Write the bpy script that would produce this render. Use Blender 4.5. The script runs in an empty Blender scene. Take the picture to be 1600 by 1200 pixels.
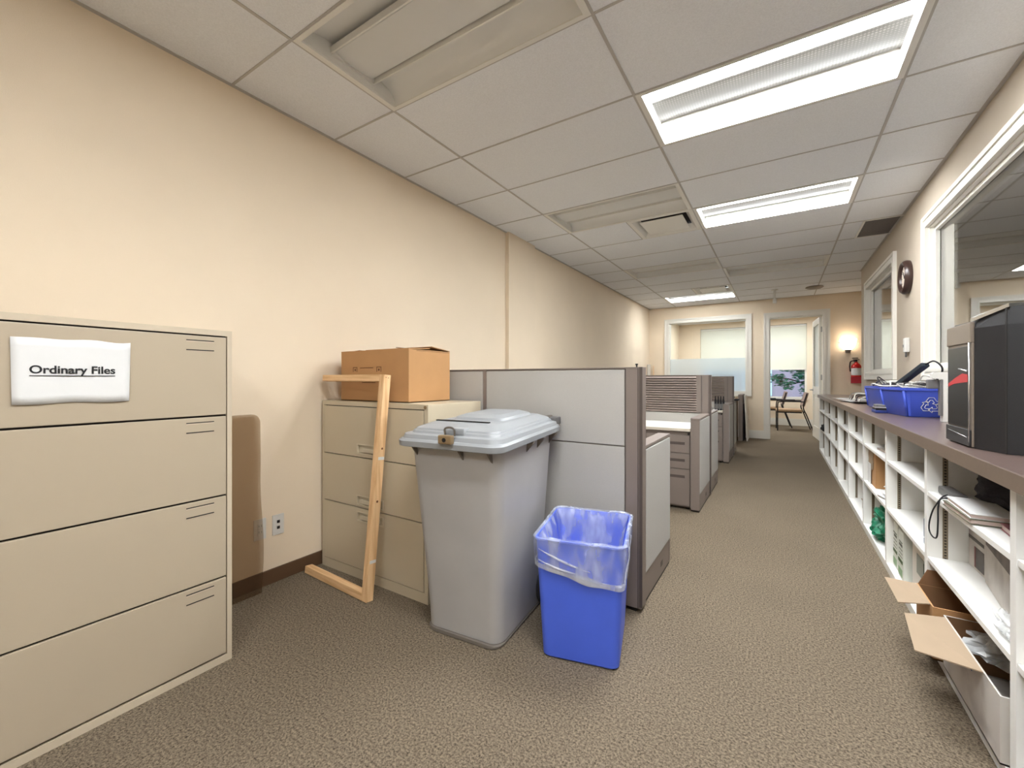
import bpy, bmesh, math, random
from mathutils import Vector, Matrix, noise
random.seed(7)
S = bpy.context.scene
COL = S.collection
R = math.radians

# ---------------------------------------------------------------- camera, world, exposure
FPX, HY, YAW, CAMH = 659.8, 592.25, 0.5645, 1.169
cam_d = bpy.data.cameras.new('camera')
cam = bpy.data.objects.new('camera', cam_d); COL.objects.link(cam)
cam.location = (0, 0, CAMH)
cam.rotation_euler = (R(90), 0, YAW)
cam_d.sensor_fit = 'HORIZONTAL'; cam_d.sensor_width = 36
cam_d.lens = 36 * FPX / 1600
cam_d.shift_y = -(600 - HY) / 1600
cam_d.clip_start = 0.02; cam_d.clip_end = 200
S.camera = cam
W = bpy.data.worlds.new('world'); S.world = W; W.use_nodes = True
bg = W.node_tree.nodes['Background']
bg.inputs[0].default_value = (0.62, 0.78, 1.0, 1); bg.inputs[1].default_value = .85
S.view_settings.view_transform = 'Standard'; S.view_settings.look = 'None'
S.view_settings.exposure = 1.86; S.view_settings.gamma = 1; S.view_settings.use_curve_mapping = False
LIT, BASK = 15.0, 0.10          # emission strength of the lit fixtures

# ---------------------------------------------------------------- materials
def lin(c):
    return tuple(((x/255)/12.92 if x/255 <= .04045 else ((x/255+.055)/1.055)**2.4) for x in c) + (1,)
MATS = {}
def mat(name, rgb, rough=.6, metal=0, noise_amt=0, noise_scale=20, bump=0, bump_scale=200, spec=.5, rgb2=None, stretch=None, thr=None):
    if name in MATS: return MATS[name]
    m = bpy.data.materials.new(name); m.use_nodes = True; MATS[name] = m
    nt = m.node_tree; N = nt.nodes; L = nt.links; b = N['Principled BSDF']
    b.inputs['Roughness'].default_value = rough; b.inputs['Metallic'].default_value = metal
    b.inputs['Specular IOR Level'].default_value = spec
    c = lin(rgb); b.inputs['Base Color'].default_value = c
    tc = N.new('ShaderNodeTexCoord'); mp = N.new('ShaderNodeMapping'); L.new(tc.outputs['Object'], mp.inputs[0])
    if stretch: mp.inputs['Scale'].default_value = stretch
    if noise_amt or rgb2:
        nz = N.new('ShaderNodeTexNoise'); nz.inputs['Scale'].default_value = noise_scale; nz.inputs['Detail'].default_value = 5
        L.new(mp.outputs[0], nz.inputs[0])
        rp = N.new('ShaderNodeValToRGB'); L.new(nz.outputs[0], rp.inputs[0])
        lo, hi = thr or (.3, .7)
        rp.color_ramp.elements[0].position = lo; rp.color_ramp.elements[1].position = hi
        if rgb2: rp.color_ramp.elements[0].color = lin(rgb2); rp.color_ramp.elements[1].color = c
        else:
            rp.color_ramp.elements[0].color = tuple(x*(1-noise_amt) for x in c[:3])+(1,)
            rp.color_ramp.elements[1].color = tuple(min(1, x*(1+noise_amt)) for x in c[:3])+(1,)
        L.new(rp.outputs[0], b.inputs['Base Color'])
    if bump:
        n2 = N.new('ShaderNodeTexNoise'); n2.inputs['Scale'].default_value = bump_scale; n2.inputs['Detail'].default_value = 4
        L.new(mp.outputs[0], n2.inputs[0])
        bp = N.new('ShaderNodeBump'); bp.inputs['Strength'].default_value = bump; bp.inputs['Distance'].default_value = .004
        L.new(n2.outputs[0], bp.inputs['Height']); L.new(bp.outputs[0], b.inputs['Normal'])
    return m
def emis(name, rgb, strength, perforated=False, base=(230, 230, 225)):
    if name in MATS: return MATS[name]
    m = bpy.data.materials.new(name); m.use_nodes = True; MATS[name] = m
    nt = m.node_tree; N = nt.nodes; L = nt.links; b = N['Principled BSDF']
    b.inputs['Base Color'].default_value = lin(base); b.inputs['Emission Color'].default_value = lin(rgb)
    b.inputs['Emission Strength'].default_value = strength
    if perforated:
        tc = N.new('ShaderNodeTexCoord'); v = N.new('ShaderNodeTexVoronoi'); v.inputs['Scale'].default_value = 70; v.inputs['Randomness'].default_value = 0
        L.new(tc.outputs['Object'], v.inputs['Vector'])
        r = N.new('ShaderNodeMapRange'); r.inputs['From Min'].default_value = .25; r.inputs['From Max'].default_value = .4
        r.inputs['To Min'].default_value = strength*1.6; r.inputs['To Max'].default_value = strength*.55
        L.new(v.outputs['Distance'], r.inputs['Value']); L.new(r.outputs[0], b.inputs['Emission Strength'])
    return m
def nodes_mat(name):
    m = bpy.data.materials.new(name); m.use_nodes = True; MATS[name] = m
    for n in list(m.node_tree.nodes):
        if n.type != 'OUTPUT_MATERIAL': m.node_tree.nodes.remove(n)
    return m, m.node_tree.nodes, m.node_tree.links, [n for n in m.node_tree.nodes][0]
def glass_mat(name, tint=(1, 1, 1), base=.03, top=.5):
    m, N, L, out = nodes_mat(name)
    t = N.new('ShaderNodeBsdfTransparent'); t.inputs[0].default_value = (*tint, 1)
    g = N.new('ShaderNodeBsdfGlossy'); g.inputs['Roughness'].default_value = .01; g.inputs[0].default_value = (1, 1, 1, 1)
    lw = N.new('ShaderNodeLayerWeight'); p = N.new('ShaderNodeMath'); p.operation = 'POWER'; p.inputs[1].default_value = 3.0
    lw.inputs[0].default_value = .5
    L.new(lw.outputs['Facing'], p.inputs[0])
    r = N.new('ShaderNodeMapRange'); r.inputs['To Min'].default_value = base; r.inputs['To Max'].default_value = top
    L.new(p.outputs[0], r.inputs['Value'])
    mx = N.new('ShaderNodeMixShader'); L.new(r.outputs[0], mx.inputs[0]); L.new(t.outputs[0], mx.inputs[1]); L.new(g.outputs[0], mx.inputs[2])
    L.new(mx.outputs[0], out.inputs[0]); return m
def film_mat(name, tint, rgb, opac, rough=.25, crinkle=0):
    """thin plastic film: part see-through, part pale glossy sheet"""
    m, N, L, out = nodes_mat(name)
    t = N.new('ShaderNodeBsdfTransparent'); t.inputs[0].default_value = (*tint, 1)
    b = N.new('ShaderNodeBsdfPrincipled'); b.inputs['Base Color'].default_value = lin(rgb); b.inputs['Roughness'].default_value = rough
    mx = N.new('ShaderNodeMixShader'); mx.inputs[0].default_value = opac
    if crinkle:
        tc = N.new('ShaderNodeTexCoord'); nz = N.new('ShaderNodeTexNoise'); nz.inputs['Scale'].default_value = 12; nz.inputs['Detail'].default_value = 3
        mp = N.new('ShaderNodeMapping'); mp.inputs['Scale'].default_value = (1, 1, .35)
        L.new(tc.outputs['Object'], mp.inputs[0]); L.new(mp.outputs[0], nz.inputs[0])
        r = N.new('ShaderNodeMapRange'); r.inputs['From Min'].default_value = .38; r.inputs['From Max'].default_value = .68
        r.inputs['To Min'].default_value = opac-crinkle; r.inputs['To Max'].default_value = opac+crinkle
        L.new(nz.outputs[0], r.inputs['Value']); L.new(r.outputs[0], mx.inputs[0])
        bp = N.new('ShaderNodeBump'); bp.inputs['Strength'].default_value = .6; bp.inputs['Distance'].default_value = .02
        L.new(nz.outputs[0], bp.inputs['Height']); L.new(bp.outputs[0], b.inputs['Normal'])
    L.new(t.outputs[0], mx.inputs[1]); L.new(b.outputs[0], mx.inputs[2]); L.new(mx.outputs[0], out.inputs[0]); return m
def frost_mat(name):
    m, N, L, out = nodes_mat(name)
    r = N.new('ShaderNodeBsdfRefraction'); r.inputs['Roughness'].default_value = .35; r.inputs['IOR'].default_value = 1.03; r.inputs[0].default_value = (.93, .97, 1, 1)
    d = N.new('ShaderNodeBsdfPrincipled'); d.inputs['Base Color'].default_value = lin((225, 232, 232)); d.inputs['Roughness'].default_value = .25
    mx = N.new('ShaderNodeMixShader'); mx.inputs[0].default_value = .45
    L.new(r.outputs[0], mx.inputs[1]); L.new(d.outputs[0], mx.inputs[2]); L.new(mx.outputs[0], out.inputs[0]); return m
def shade_mat(name, rgb, tr=.5):
    m, N, L, out = nodes_mat(name)
    d = N.new('ShaderNodeBsdfDiffuse'); d.inputs[0].default_value = lin(rgb)
    t = N.new('ShaderNodeBsdfTranslucent'); t.inputs[0].default_value = lin(rgb)
    mx = N.new('ShaderNodeMixShader'); mx.inputs[0].default_value = tr
    L.new(d.outputs[0], mx.inputs[1]); L.new(t.outputs[0], mx.inputs[2]); L.new(mx.outputs[0], out.inputs[0]); return m
def carpet_mat():
    m = mat('carpet', (139, 124, 106), rough=.98, spec=.1)
    nt = m.node_tree; N = nt.nodes; L = nt.links; b = N['Principled BSDF']
    tc = N.new('ShaderNodeTexCoord')
    a = N.new('ShaderNodeTexNoise'); a.inputs['Scale'].default_value = 125; a.inputs['Detail'].default_value = 7; a.inputs['Roughness'].default_value = .8
    c = N.new('ShaderNodeTexNoise'); c.inputs['Scale'].default_value = 1.6; c.inputs['Detail'].default_value = 3
    L.new(tc.outputs['Object'], a.inputs[0]); L.new(tc.outputs['Object'], c.inputs[0])
    r = N.new('ShaderNodeValToRGB'); L.new(a.outputs[0], r.inputs[0])
    e = r.color_ramp.elements; e[0].position = .36; e[0].color = lin((40, 33, 27)); e[1].position = .64; e[1].color = lin((152, 137, 116))
    mr = N.new('ShaderNodeMapRange'); mr.inputs['To Min'].default_value = .86; mr.inputs['To Max'].default_value = 1.12
    L.new(c.outputs[0], mr.inputs['Value'])
    mul = N.new('ShaderNodeVectorMath'); mul.operation = 'SCALE'; L.new(r.outputs[0], mul.inputs[0]); L.new(mr.outputs[0], mul.inputs['Scale'])
    L.new(mul.outputs[0], b.inputs['Base Color'])
    bp = N.new('ShaderNodeBump'); bp.inputs['Strength'].default_value = .5; bp.inputs['Distance'].default_value = .005
    L.new(a.outputs[0], bp.inputs['Height']); L.new(bp.outputs[0], b.inputs['Normal']); return m
def wood_mat(name, light, dark, axis):
    m = mat(name, light, rough=.6)
    nt = m.node_tree; N = nt.nodes; L = nt.links; b = N['Principled BSDF']
    tc = N.new('ShaderNodeTexCoord'); mp = N.new('ShaderNodeMapping'); sc = [22, 22, 22]; sc[axis] = 1.6; mp.inputs['Scale'].default_value = sc
    nz = N.new('ShaderNodeTexNoise'); nz.inputs['Scale'].default_value = 2; nz.inputs['Detail'].default_value = 5
    L.new(tc.outputs['Object'], mp.inputs[0]); L.new(mp.outputs[0], nz.inputs[0])
    r = N.new('ShaderNodeValToRGB'); e = r.color_ramp.elements
    e[0].position = .3; e[0].color = lin(dark); e[1].position = .6; e[1].color = lin(light)
    L.new(nz.outputs[0], r.inputs[0]); L.new(r.outputs[0], b.inputs['Base Color']); return m

PAINT = mat('wall_paint', (233, 216, 191), .85, noise_amt=.03, noise_scale=1.5, bump=.12, bump_scale=260)
PAINT_R = mat('wall_paint_shaded', (184, 171, 153), .85, noise_amt=.03, noise_scale=1.5, bump=.12, bump_scale=260)  # same wall paint, with the right wall's dimmer light put into the colour
TILE = mat('ceiling_tile', (235, 237, 241), .95, noise_amt=.05, noise_scale=160, bump=.35, bump_scale=220)
GRID = mat('ceiling_grid_shadowed', (186, 182, 178), .6)  # bars coloured darker than the tiles to paint in their shadow edges
CARPET = carpet_mat()
TRIMW = mat('white_trim', (226, 222, 212), .4)
BROWNB = mat('brown_baseboard', (92, 68, 48), .5)
METW = mat('white_enamel', (228, 226, 220), .4)
PUTTY = mat('putty_metal', (177, 163, 141), .42, bump=.06, bump_scale=500)
PUTTYD = mat('putty_metal_edge', (195, 181, 158), .42)
PUTTYB = mat('putty_metal_b', (193, 180, 155), .4, bump=.05, bump_scale=500)
BLACK = mat('black_gap', (22, 18, 15), .7)
DARKLINE = mat('dark_line', (70, 58, 46), .6)
PAPER = mat('white_paper', (222, 222, 220), .7, bump=.35, bump_scale=9)
INK = mat('ink', (25, 25, 28), .7)
FABRIC = mat('grey_fabric', (180, 177, 171), .9, noise_amt=.04, noise_scale=300, bump=.2, bump_scale=600)
TAUPE = mat('taupe_metal', (131, 119, 111), .5, noise_amt=.03, noise_scale=300)
TAUPED = mat('taupe_dark', (84, 74, 68), .55)
TAUPEL = mat('taupe_louvre', (150, 136, 128), .5)
LAM = mat('white_laminate', (232, 229, 220), .35)
BINGREY = mat('bin_grey', (172, 170, 168), .42, noise_amt=.04, noise_scale=5)
LIDGREY = mat('lid_grey', (146, 149, 151), .4, noise_amt=.02, noise_scale=6)
BINDARK = mat('bin_gusset', (112, 104, 95), .6)
BRASS = mat('brass', (150, 128, 96), .45, metal=.5)
STEEL = mat('steel', (150, 148, 145), .3, metal=1)
BLUE = mat('blue_plastic', (76, 106, 226), .42, noise_amt=.03, noise_scale=8)
BLUE2 = mat('blue_box_plastic', (62, 84, 190), .4)
CARD = mat('cardboard', (182, 138, 92), .85, noise_amt=.04, noise_scale=8)
CARDL = mat('cardboard_light', (160, 139, 115), .85, noise_amt=.03, noise_scale=8)
CARDD = mat('cardboard_dark', (134, 98, 66), .9, noise_amt=.06, noise_scale=10)
CINK = mat('carton_print', (98, 62, 36), .8)
WOODX = wood_mat('pine_x', (236, 198, 150), (205, 158, 108), 0)
WOODZ = wood_mat('pine_z', (236, 198, 150), (205, 158, 108), 2)
KNOT = mat('pine_knot', (122, 76, 44), .7)
MELW = mat('white_melamine', (242, 241, 236), .45)
STD = mat('bronze_standard', (138, 124, 102), .5, metal=.1)
TOPB = mat('brown_laminate', (96, 80, 74), .28, noise_amt=.12, noise_scale=60)
TOPE = mat('brown_laminate_edge', (120, 104, 90), .4, noise_amt=.05, noise_scale=60)
BLKP = mat('black_plastic', (27, 27, 30), .42, bump=.35, bump_scale=900)
BLKG = mat('black_gloss', (15, 16, 21), .3)
BLKM = mat('black_matte', (28, 26, 30), .8)
GREYP = mat('grey_plastic', (105, 103, 102), .5)
SILV = mat('silver_trim', (205, 205, 205), .25, metal=.9)
BEIGEP = mat('bronze_plastic', (128, 116, 103), .45)
WHP = mat('white_plastic', (216, 214, 208), .35)
RED = mat('red_plastic', (190, 44, 52), .4)
REDX = mat('extinguisher_red', (200, 30, 28), .25)
REDS = mat('red_sign', (178, 28, 44), .6)
CLOCKB = mat('clock_brown', (62, 44, 38), .3)
DIAL = mat('clock_dial', (226, 212, 196), .5)
GREENB = mat('green_bag', (24, 116, 84), .35, noise_amt=.3, noise_scale=14, bump=.8, bump_scale=22)
NAVY = mat('navy_blue', (36, 52, 120), .5)
BLUEJ = film_mat('blue_jug_plastic', (.55, .7, .9), (84, 112, 160), .75, .2)
CHAIRF = mat('chair_fabric', (140, 120, 110), .9, noise_amt=.06, noise_scale=120)
CHAIRS_ = mat('chair_seat_fabric', (160, 132, 102), .9, noise_amt=.06, noise_scale=120)
SPECK = mat('black_speckled_cloth', (30, 22, 30), .8, rgb2=(20, 16, 22), noise_scale=90, bump=.8, bump_scale=70)
WHSP = mat('grey_white_carton', (196, 190, 182), .7, rgb2=(150, 142, 136), noise_scale=7, thr=(.2, .5))
PHOTO = mat('carton_photo', (92, 84, 76), .5, rgb2=(60, 52, 48), noise_scale=14)
GREEN = mat('label_green', (58, 84, 34), .5)
GREENL = mat('label_pale_green', (140, 172, 128), .5)
OLIVE = mat('olive_cover', (98, 96, 76), .6)
LILAC = mat('lilac_brick', (168, 150, 158), .9, noise_amt=.05, noise_scale=3)
TEALW = mat('outside_window_frame', (215, 240, 245), .6)
TEALG = mat('outside_window_glass', (30, 70, 75), .2)
LEAF = mat('leaf_green', (52, 118, 84), .6, noise_amt=.4, noise_scale=6)
BARK = mat('bark', (78, 66, 58), .9)
SHADE = shade_mat('roller_shade_fabric', (246, 245, 232), .42)
GLASS = glass_mat('clear_glass', (.97, .98, .98), .03, .9)
GLASSR = glass_mat('interior_glass', (.86, .87, .86), .06, .99)
FROST = frost_mat('frosted_film')
LINER = film_mat('clear_liner', (.97, .98, 1), (214, 220, 236), .36, .16, .24)
LINERB = film_mat('liner_roll', (.97, .98, 1), (212, 214, 220), .55, .22, .25)
MATP = film_mat('brown_tinted_plastic', (.80, .75, .69), (140, 120, 98), .08, .2)
POLY = film_mat('clear_poly', (1, 1, 1), (235, 238, 238), .5, .15, .25)
CLEARJ = film_mat('clear_wrap', (1, 1, 1), (230, 232, 228), .35, .2, .1)
ON_COVE = emis('lit_cove', (246, 250, 255), LIT); ON_BASK = emis('lit_basket', (255, 250, 238), BASK, True, (120, 120, 118))
ON_GLOW = emis('sconce_glow', (255, 232, 206), 1.8)
OFF_IN = mat('unlit_reflector', (232, 232, 230), .5); OFF_BASK = mat('unlit_basket', (222, 222, 220), .6)
GRILLE = mat('dark_grille', (128, 122, 120), .7, noise_amt=.15, noise_scale=250)
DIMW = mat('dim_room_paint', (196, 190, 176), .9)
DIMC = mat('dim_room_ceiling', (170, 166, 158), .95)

# ---------------------------------------------------------------- geometry helpers
def box(bm, x0, x1, y0, y1, z0, z1, mi=0, bev=0, M=None):
    vs = [Vector((x, y, z)) for x in (x0, x1) for y in (y0, y1) for z in (z0, z1)]
    if M is not None: vs = [M @ v for v in vs]
    v = [bm.verts.new(p) for p in vs]
    fs = []
    for q in ((0, 1, 3, 2), (4, 6, 7, 5), (0, 4, 5, 1), (2, 3, 7, 6), (0, 2, 6, 4), (1, 5, 7, 3)):
        f = bm.faces.new([v[i] for i in q]); f.material_index = mi; fs.append(f)
    if bev:
        es = {e for f in fs for e in f.edges}
        r = bmesh.ops.bevel(bm, geom=list(es), offset=bev, segments=2, profile=.6, affect='EDGES')
        for f in r['faces']: f.material_index = mi
    return fs
def rr(w, d, r, n=5, cx=0, cy=0):
    """rounded rectangle outline, counter clockwise"""
    r = min(r, w/2-1e-4, d/2-1e-4); pts = []
    for (sx, sy, a0) in ((1, 1, 0), (-1, 1, 90), (-1, -1, 180), (1, -1, 270)):
        for k in range(n+1):
            a = R(a0+90*k/n); pts.append((cx+sx*(w/2-r)+r*math.cos(a), cy+sy*(d/2-r)+r*math.sin(a)))
    return pts
def loft(bm, rings, mi=0, cap0=True, cap1=True, closed=True):
    """rings: lists of 3d points of the same length"""
    V = [[bm.verts.new(p) for p in ring] for ring in rings]; n = len(V[0])
    for a, b in zip(V[:-1], V[1:]):
        for i in range(n if closed else n-1):
            j = (i+1) % n
            f = bm.faces.new((a[i], a[j], b[j], b[i])); f.material_index = mi; f.smooth = True
    if cap0: f = bm.faces.new(V[0][::-1]); f.material_index = mi
    if cap1: f = bm.faces.new(V[-1]); f.material_index = mi
    return V
def tube(bm, pts, r, n=8, mi=0, caps=True):
    pts = [Vector(p) for p in pts]; rings = []
    rad = r if isinstance(r, (list, tuple)) else [r]*len(pts)
    up = None
    for i, p in enumerate(pts):
        t = (pts[min(i+1, len(pts)-1)]-pts[max(i-1, 0)]).normalized()
        if up is None:
            up = Vector((0, 0, 1)) if abs(t.z) < .9 else Vector((1, 0, 0))
        a = t.cross(up).normalized(); b = a.cross(t).normalized(); up = b
        rings.append([p + a*math.cos(2*math.pi*k/n)*rad[i] + b*math.sin(2*math.pi*k/n)*rad[i] for k in range(n)])
    loft(bm, rings, mi, caps, caps)
def spline(pts, seg=8):
    P = [Vector(p) for p in pts]; out = []
    P = [P[0]*2-P[1]]+P+[P[-1]*2-P[-2]]
    for i in range(1, len(P)-2):
        for k in range(seg):
            t = k/seg; a, b, c, d = P[i-1:i+3]
            out.append(.5*((2*b)+(c-a)*t+(2*a-5*b+4*c-d)*t*t+(-a+3*b-3*c+d)*t**3))
    out.append(P[-2]); return out
def cyl(bm, c, r, h, n=24, axis='Z', mi=0, r2=None, bev=0):
    c = Vector(c); r2 = r if r2 is None else r2
    def pt(a, rad, t):
        u, v = math.cos(a)*rad, math.sin(a)*rad
        return c+{'Z': Vector((u, v, t)), 'Y': Vector((u, t, v)), 'X': Vector((t, u, v))}[axis]
    if bev: prof = [(r-bev, 0), (r, bev), (r2, h-bev), (r2-bev, h)]
    else: prof = [(r, 0), (r2, h)]
    loft(bm, [[pt(2*math.pi*k/n, q, t) for k in range(n)] for q, t in prof], mi)
def lathe(bm, c, prof, n=24, mi=0, axis='Z', cap0=True, cap1=True):
    c = Vector(c); rings = []
    for q, t in prof:
        rings.append([c+({'Z': Vector((math.cos(a)*q, math.sin(a)*q, t)), 'X': Vector((t, math.cos(a)*q, math.sin(a)*q)), 'Y': Vector((math.cos(a)*q, t, math.sin(a)*q))}[axis]) for a in [2*math.pi*k/n for k in range(n)]])
    loft(bm, rings, mi, cap0, cap1)
def NB(): return bmesh.new()
def obj(name, bm, mats, parent=None, world=True, sharp=.62):
    """link bm as ONE object. world=True: coordinates are world ones, shifted to the parent's base"""
    bmesh.ops.recalc_face_normals(bm, faces=bm.faces)
    for e in bm.edges:
        if len(e.link_faces) == 2 and e.calc_face_angle(0) > sharp: e.smooth = False
    me = bpy.data.meshes.new(name)
    off = Vector((0, 0, 0))
    p = parent
    while p is not None and world: off += p.location; p = p.parent
    if parent is not None and world: bmesh.ops.translate(bm, verts=bm.verts, vec=-off)
    bm.to_mesh(me); bm.free()
    for m in (mats if isinstance(mats, (list, tuple)) else [mats]): me.materials.append(m)
    o = bpy.data.objects.new(name, me); COL.objects.link(o)
    if parent is not None: o.parent = parent
    return o
def tag(o, label, cat, group=None, kind=None):
    o['label'] = label; o['category'] = cat
    if group: o['group'] = group
    if kind: o['kind'] = kind
    return o
def thing(name, label, cat, loc=(0, 0, 0), rz=0, group=None, kind=None):
    o = bpy.data.objects.new(name, None); COL.objects.link(o); o.empty_display_size = .1
    o.location = loc; o.rotation_euler = (0, 0, rz); return tag(o, label, cat, group, kind)
def struct(name, bm, mats, parent=None):
    o = obj(name, bm, mats, parent)
    if parent is None: o['kind'] = 'structure'
    return o
def sgroup(name):
    o = bpy.data.objects.new(name, None); COL.objects.link(o); o['kind'] = 'structure'; return o
def B(name, mats, parent, *dims, bev=0, world=True):
    bm = NB(); box(bm, *dims, bev=bev); return obj(name, bm, mats, parent, world)
def text_obj(name, s, m, width, M, parent=None, bold=.0, world=True, height=None):
    cu = bpy.data.curves.new(name, 'FONT'); cu.body = s; cu.size = 1; cu.extrude = .002; cu.offset = bold
    t = bpy.data.objects.new(name, cu); COL.objects.link(t)
    bpy.context.view_layer.update()
    me = bpy.data.meshes.new_from_object(t); bpy.data.objects.remove(t)
    bm = NB(); bm.from_mesh(me)
    xs = [v.co.x for v in bm.verts]; ys = [v.co.y for v in bm.verts]
    sc = width/(max(xs)-min(xs)); sy = sc if height is None else height/(max(ys)-min(ys))
    for v in bm.verts: v.co = M @ Vector(((v.co.x-min(xs))*sc, (v.co.y)*sy, v.co.z*.2))
    return obj(name, bm, m, parent, world)
def copy_tree(o, parent=None, **kw):
    c = o.copy(); COL.objects.link(c)
    if parent is not None: c.parent = parent
    for ch in list(o.children): copy_tree(ch, c)
    for k, v in kw.items(): c[k] = v
    return c
# frames for writing on planes: local x -> reading direction, local y -> up
def F_posX(y, z, x): return Matrix(((0, 0, 1, x), (1, 0, 0, y), (0, 1, 0, z), (0, 0, 0, 1)))      # on a face looking +X, reads along +Y
def F_negX(y, z, x): return Matrix(((0, 0, -1, x), (-1, 0, 0, y), (0, 1, 0, z), (0, 0, 0, 1)))    # face looking -X, reads along -Y
def F_negY(x, z, y): return Matrix(((1, 0, 0, x), (0, 0, -1, y), (0, 1, 0, z), (0, 0, 0, 1)))     # face looking -Y, reads along +X

# ---------------------------------------------------------------- room shell
CZ = 2.728; LX = -2.462; RX = 1.0; FY = 9.634; NY = -3.4; RE = 7.85
bm = NB(); box(bm, -2.7, 5.2, NY-.2, 13.2, -.1, 0); struct('floor', bm, CARPET)
bm = NB(); box(bm, LX-.15, LX, NY, FY, 0, CZ+.3); box(bm, LX, LX+.042, 3.76, 4.325, 0, CZ+.01); struct('wall_left', bm, PAINT)
bm = NB(); box(bm, LX, RX, NY-.15, NY, 0, CZ+.3); struct('wall_rear', bm, PAINT)
def wall_with_holes(bm, a0, a1, z0, z1, holes, put):
    """put(a0,a1,z0,z1) makes a slab piece; holes = (a0,a1,z0,z1) sorted along a"""
    cur = a0
    for (h0, h1, k0, k1) in holes:
        put(cur, h0, z0, z1)
        if k0 > z0: put(h0, h1, z0, k0)
        if k1 < z1: put(h0, h1, k1, z1)
        cur = h1
    put(cur, a1, z0, z1)
bm = NB()
wall_with_holes(bm, LX, 2.7, 0, CZ+.3, [(-2.05, -.545, .90, 2.385), (-.176, .70, 0, 2.37)], lambda a, b, c, d: box(bm, a, b, FY, FY+.12, c, d))
struct('wall_far', bm, PAINT)
W1 = (1.4, 4.6, 1.24, 2.385); W2 = (5.75, 7.34, 1.24, 2.385)
bm = NB()
wall_with_holes(bm, NY, RE, 0, CZ+.3, [W1, W2], lambda a, b, c, d: box(bm, RX, RX+.16, a, b, c, d))
struct('wall_right', bm, PAINT_R)
bm = NB(); box(bm, 2.6, 2.7, RE, FY, 0, CZ+.3); box(bm, RX+.16, 2.6, RE-.12, RE, 0, CZ+.3); struct('wall_alcove', bm, PAINT)
# ceiling: tiles as cells of the 2x4 ft grid, fixture cells left open
GX0, GY0, CW, CD = -1.893, 1.7062, 1.2192, .6096
lit = {(1, 1), (1, 4), (0, 11), (1, -2), (1, -5), (0, -4), (0, 7)}
lit = {(1, 1), (1, 4), (0, 11), (1, -2), (1, -5)}
unlit = {(0, 3), (0, 7), (1, 8), (0, -1)}
vents = {(0, 4), (0, 10)}
bm = NB(); bg_ = NB()
def cell(i, j): return GX0+CW*i, GX0+CW*(i+1), GY0+CD*j, GY0+CD*(j+1)
for j in range(-9, 14):
    for i in range(-1, 4):
        x0, x1, y0, y1 = cell(i, j)
        x0 = max(x0, LX); y0 = max(y0, NY); y1 = min(y1, FY)
        lim = RX if (y0+y1)/2 < RE else 2.6
        x1 = min(x1, lim)
        if x1 <= x0 or y1 <= y0: continue
        if (i, j) in lit or (i, j) in unlit: continue
        if (i, j) in vents: x1 = x0+CW/2
        if (i, j) == (2, 6): x1 = .70
        box(bm, x0, x1, y0, y1, CZ, CZ+.02)
box(bm, LX-.1, 2.7, NY, FY, CZ+.28, CZ+.3)
struct('ceiling', bm, TILE)
for i in range(0, 4):
    x = GX0+CW*i
    if x < RX: box(bg_, x-.0075, x+.0075, NY, FY, CZ-.0035, CZ+.002)
    elif x < 2.6: box(bg_, x-.0075, x+.0075, RE, FY, CZ-.0035, CZ+.002)
for j in range(-8, 14):
    y = GY0+CD*j
    if NY < y < FY: box(bg_, LX, RX if y < RE else 2.6, y-.006, y+.006, CZ-.003, CZ+.002)
for (i, j) in vents:
    x0, x1, y0, y1 = cell(i, j); box(bg_, x0+CW/2-.0075, x0+CW/2+.0075, y0, y1, CZ-.0035, CZ+.002)
box(bg_, LX, LX+.02, NY, FY, CZ-.004, CZ); box(bg_, RX-.02, RX, NY, RE, CZ-.004, CZ); box(bg_, LX, 2.6, FY-.02, FY, CZ-.004, CZ)
g = obj('ceiling_grid', bg_, GRID); g['kind'] = 'structure'
# baseboards
bm = NB(); box(bm, LX, LX+.012, NY, 3.76, 0, .082, bev=.003); box(bm, LX+.042, LX+.054, 3.76, 4.325, 0, .082); box(bm, LX, LX+.012, 4.325, FY, 0, .082); struct('baseboard_left', bm, BROWNB)
bm = NB()
for a, b in ((LX, -.256), (.80, 2.6)):
    box(bm, a, b, FY-.016, FY, 0, .135); box(bm, a, b, FY-.011, FY, .135, .156)
struct('baseboard_far', bm, TRIMW)

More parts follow.
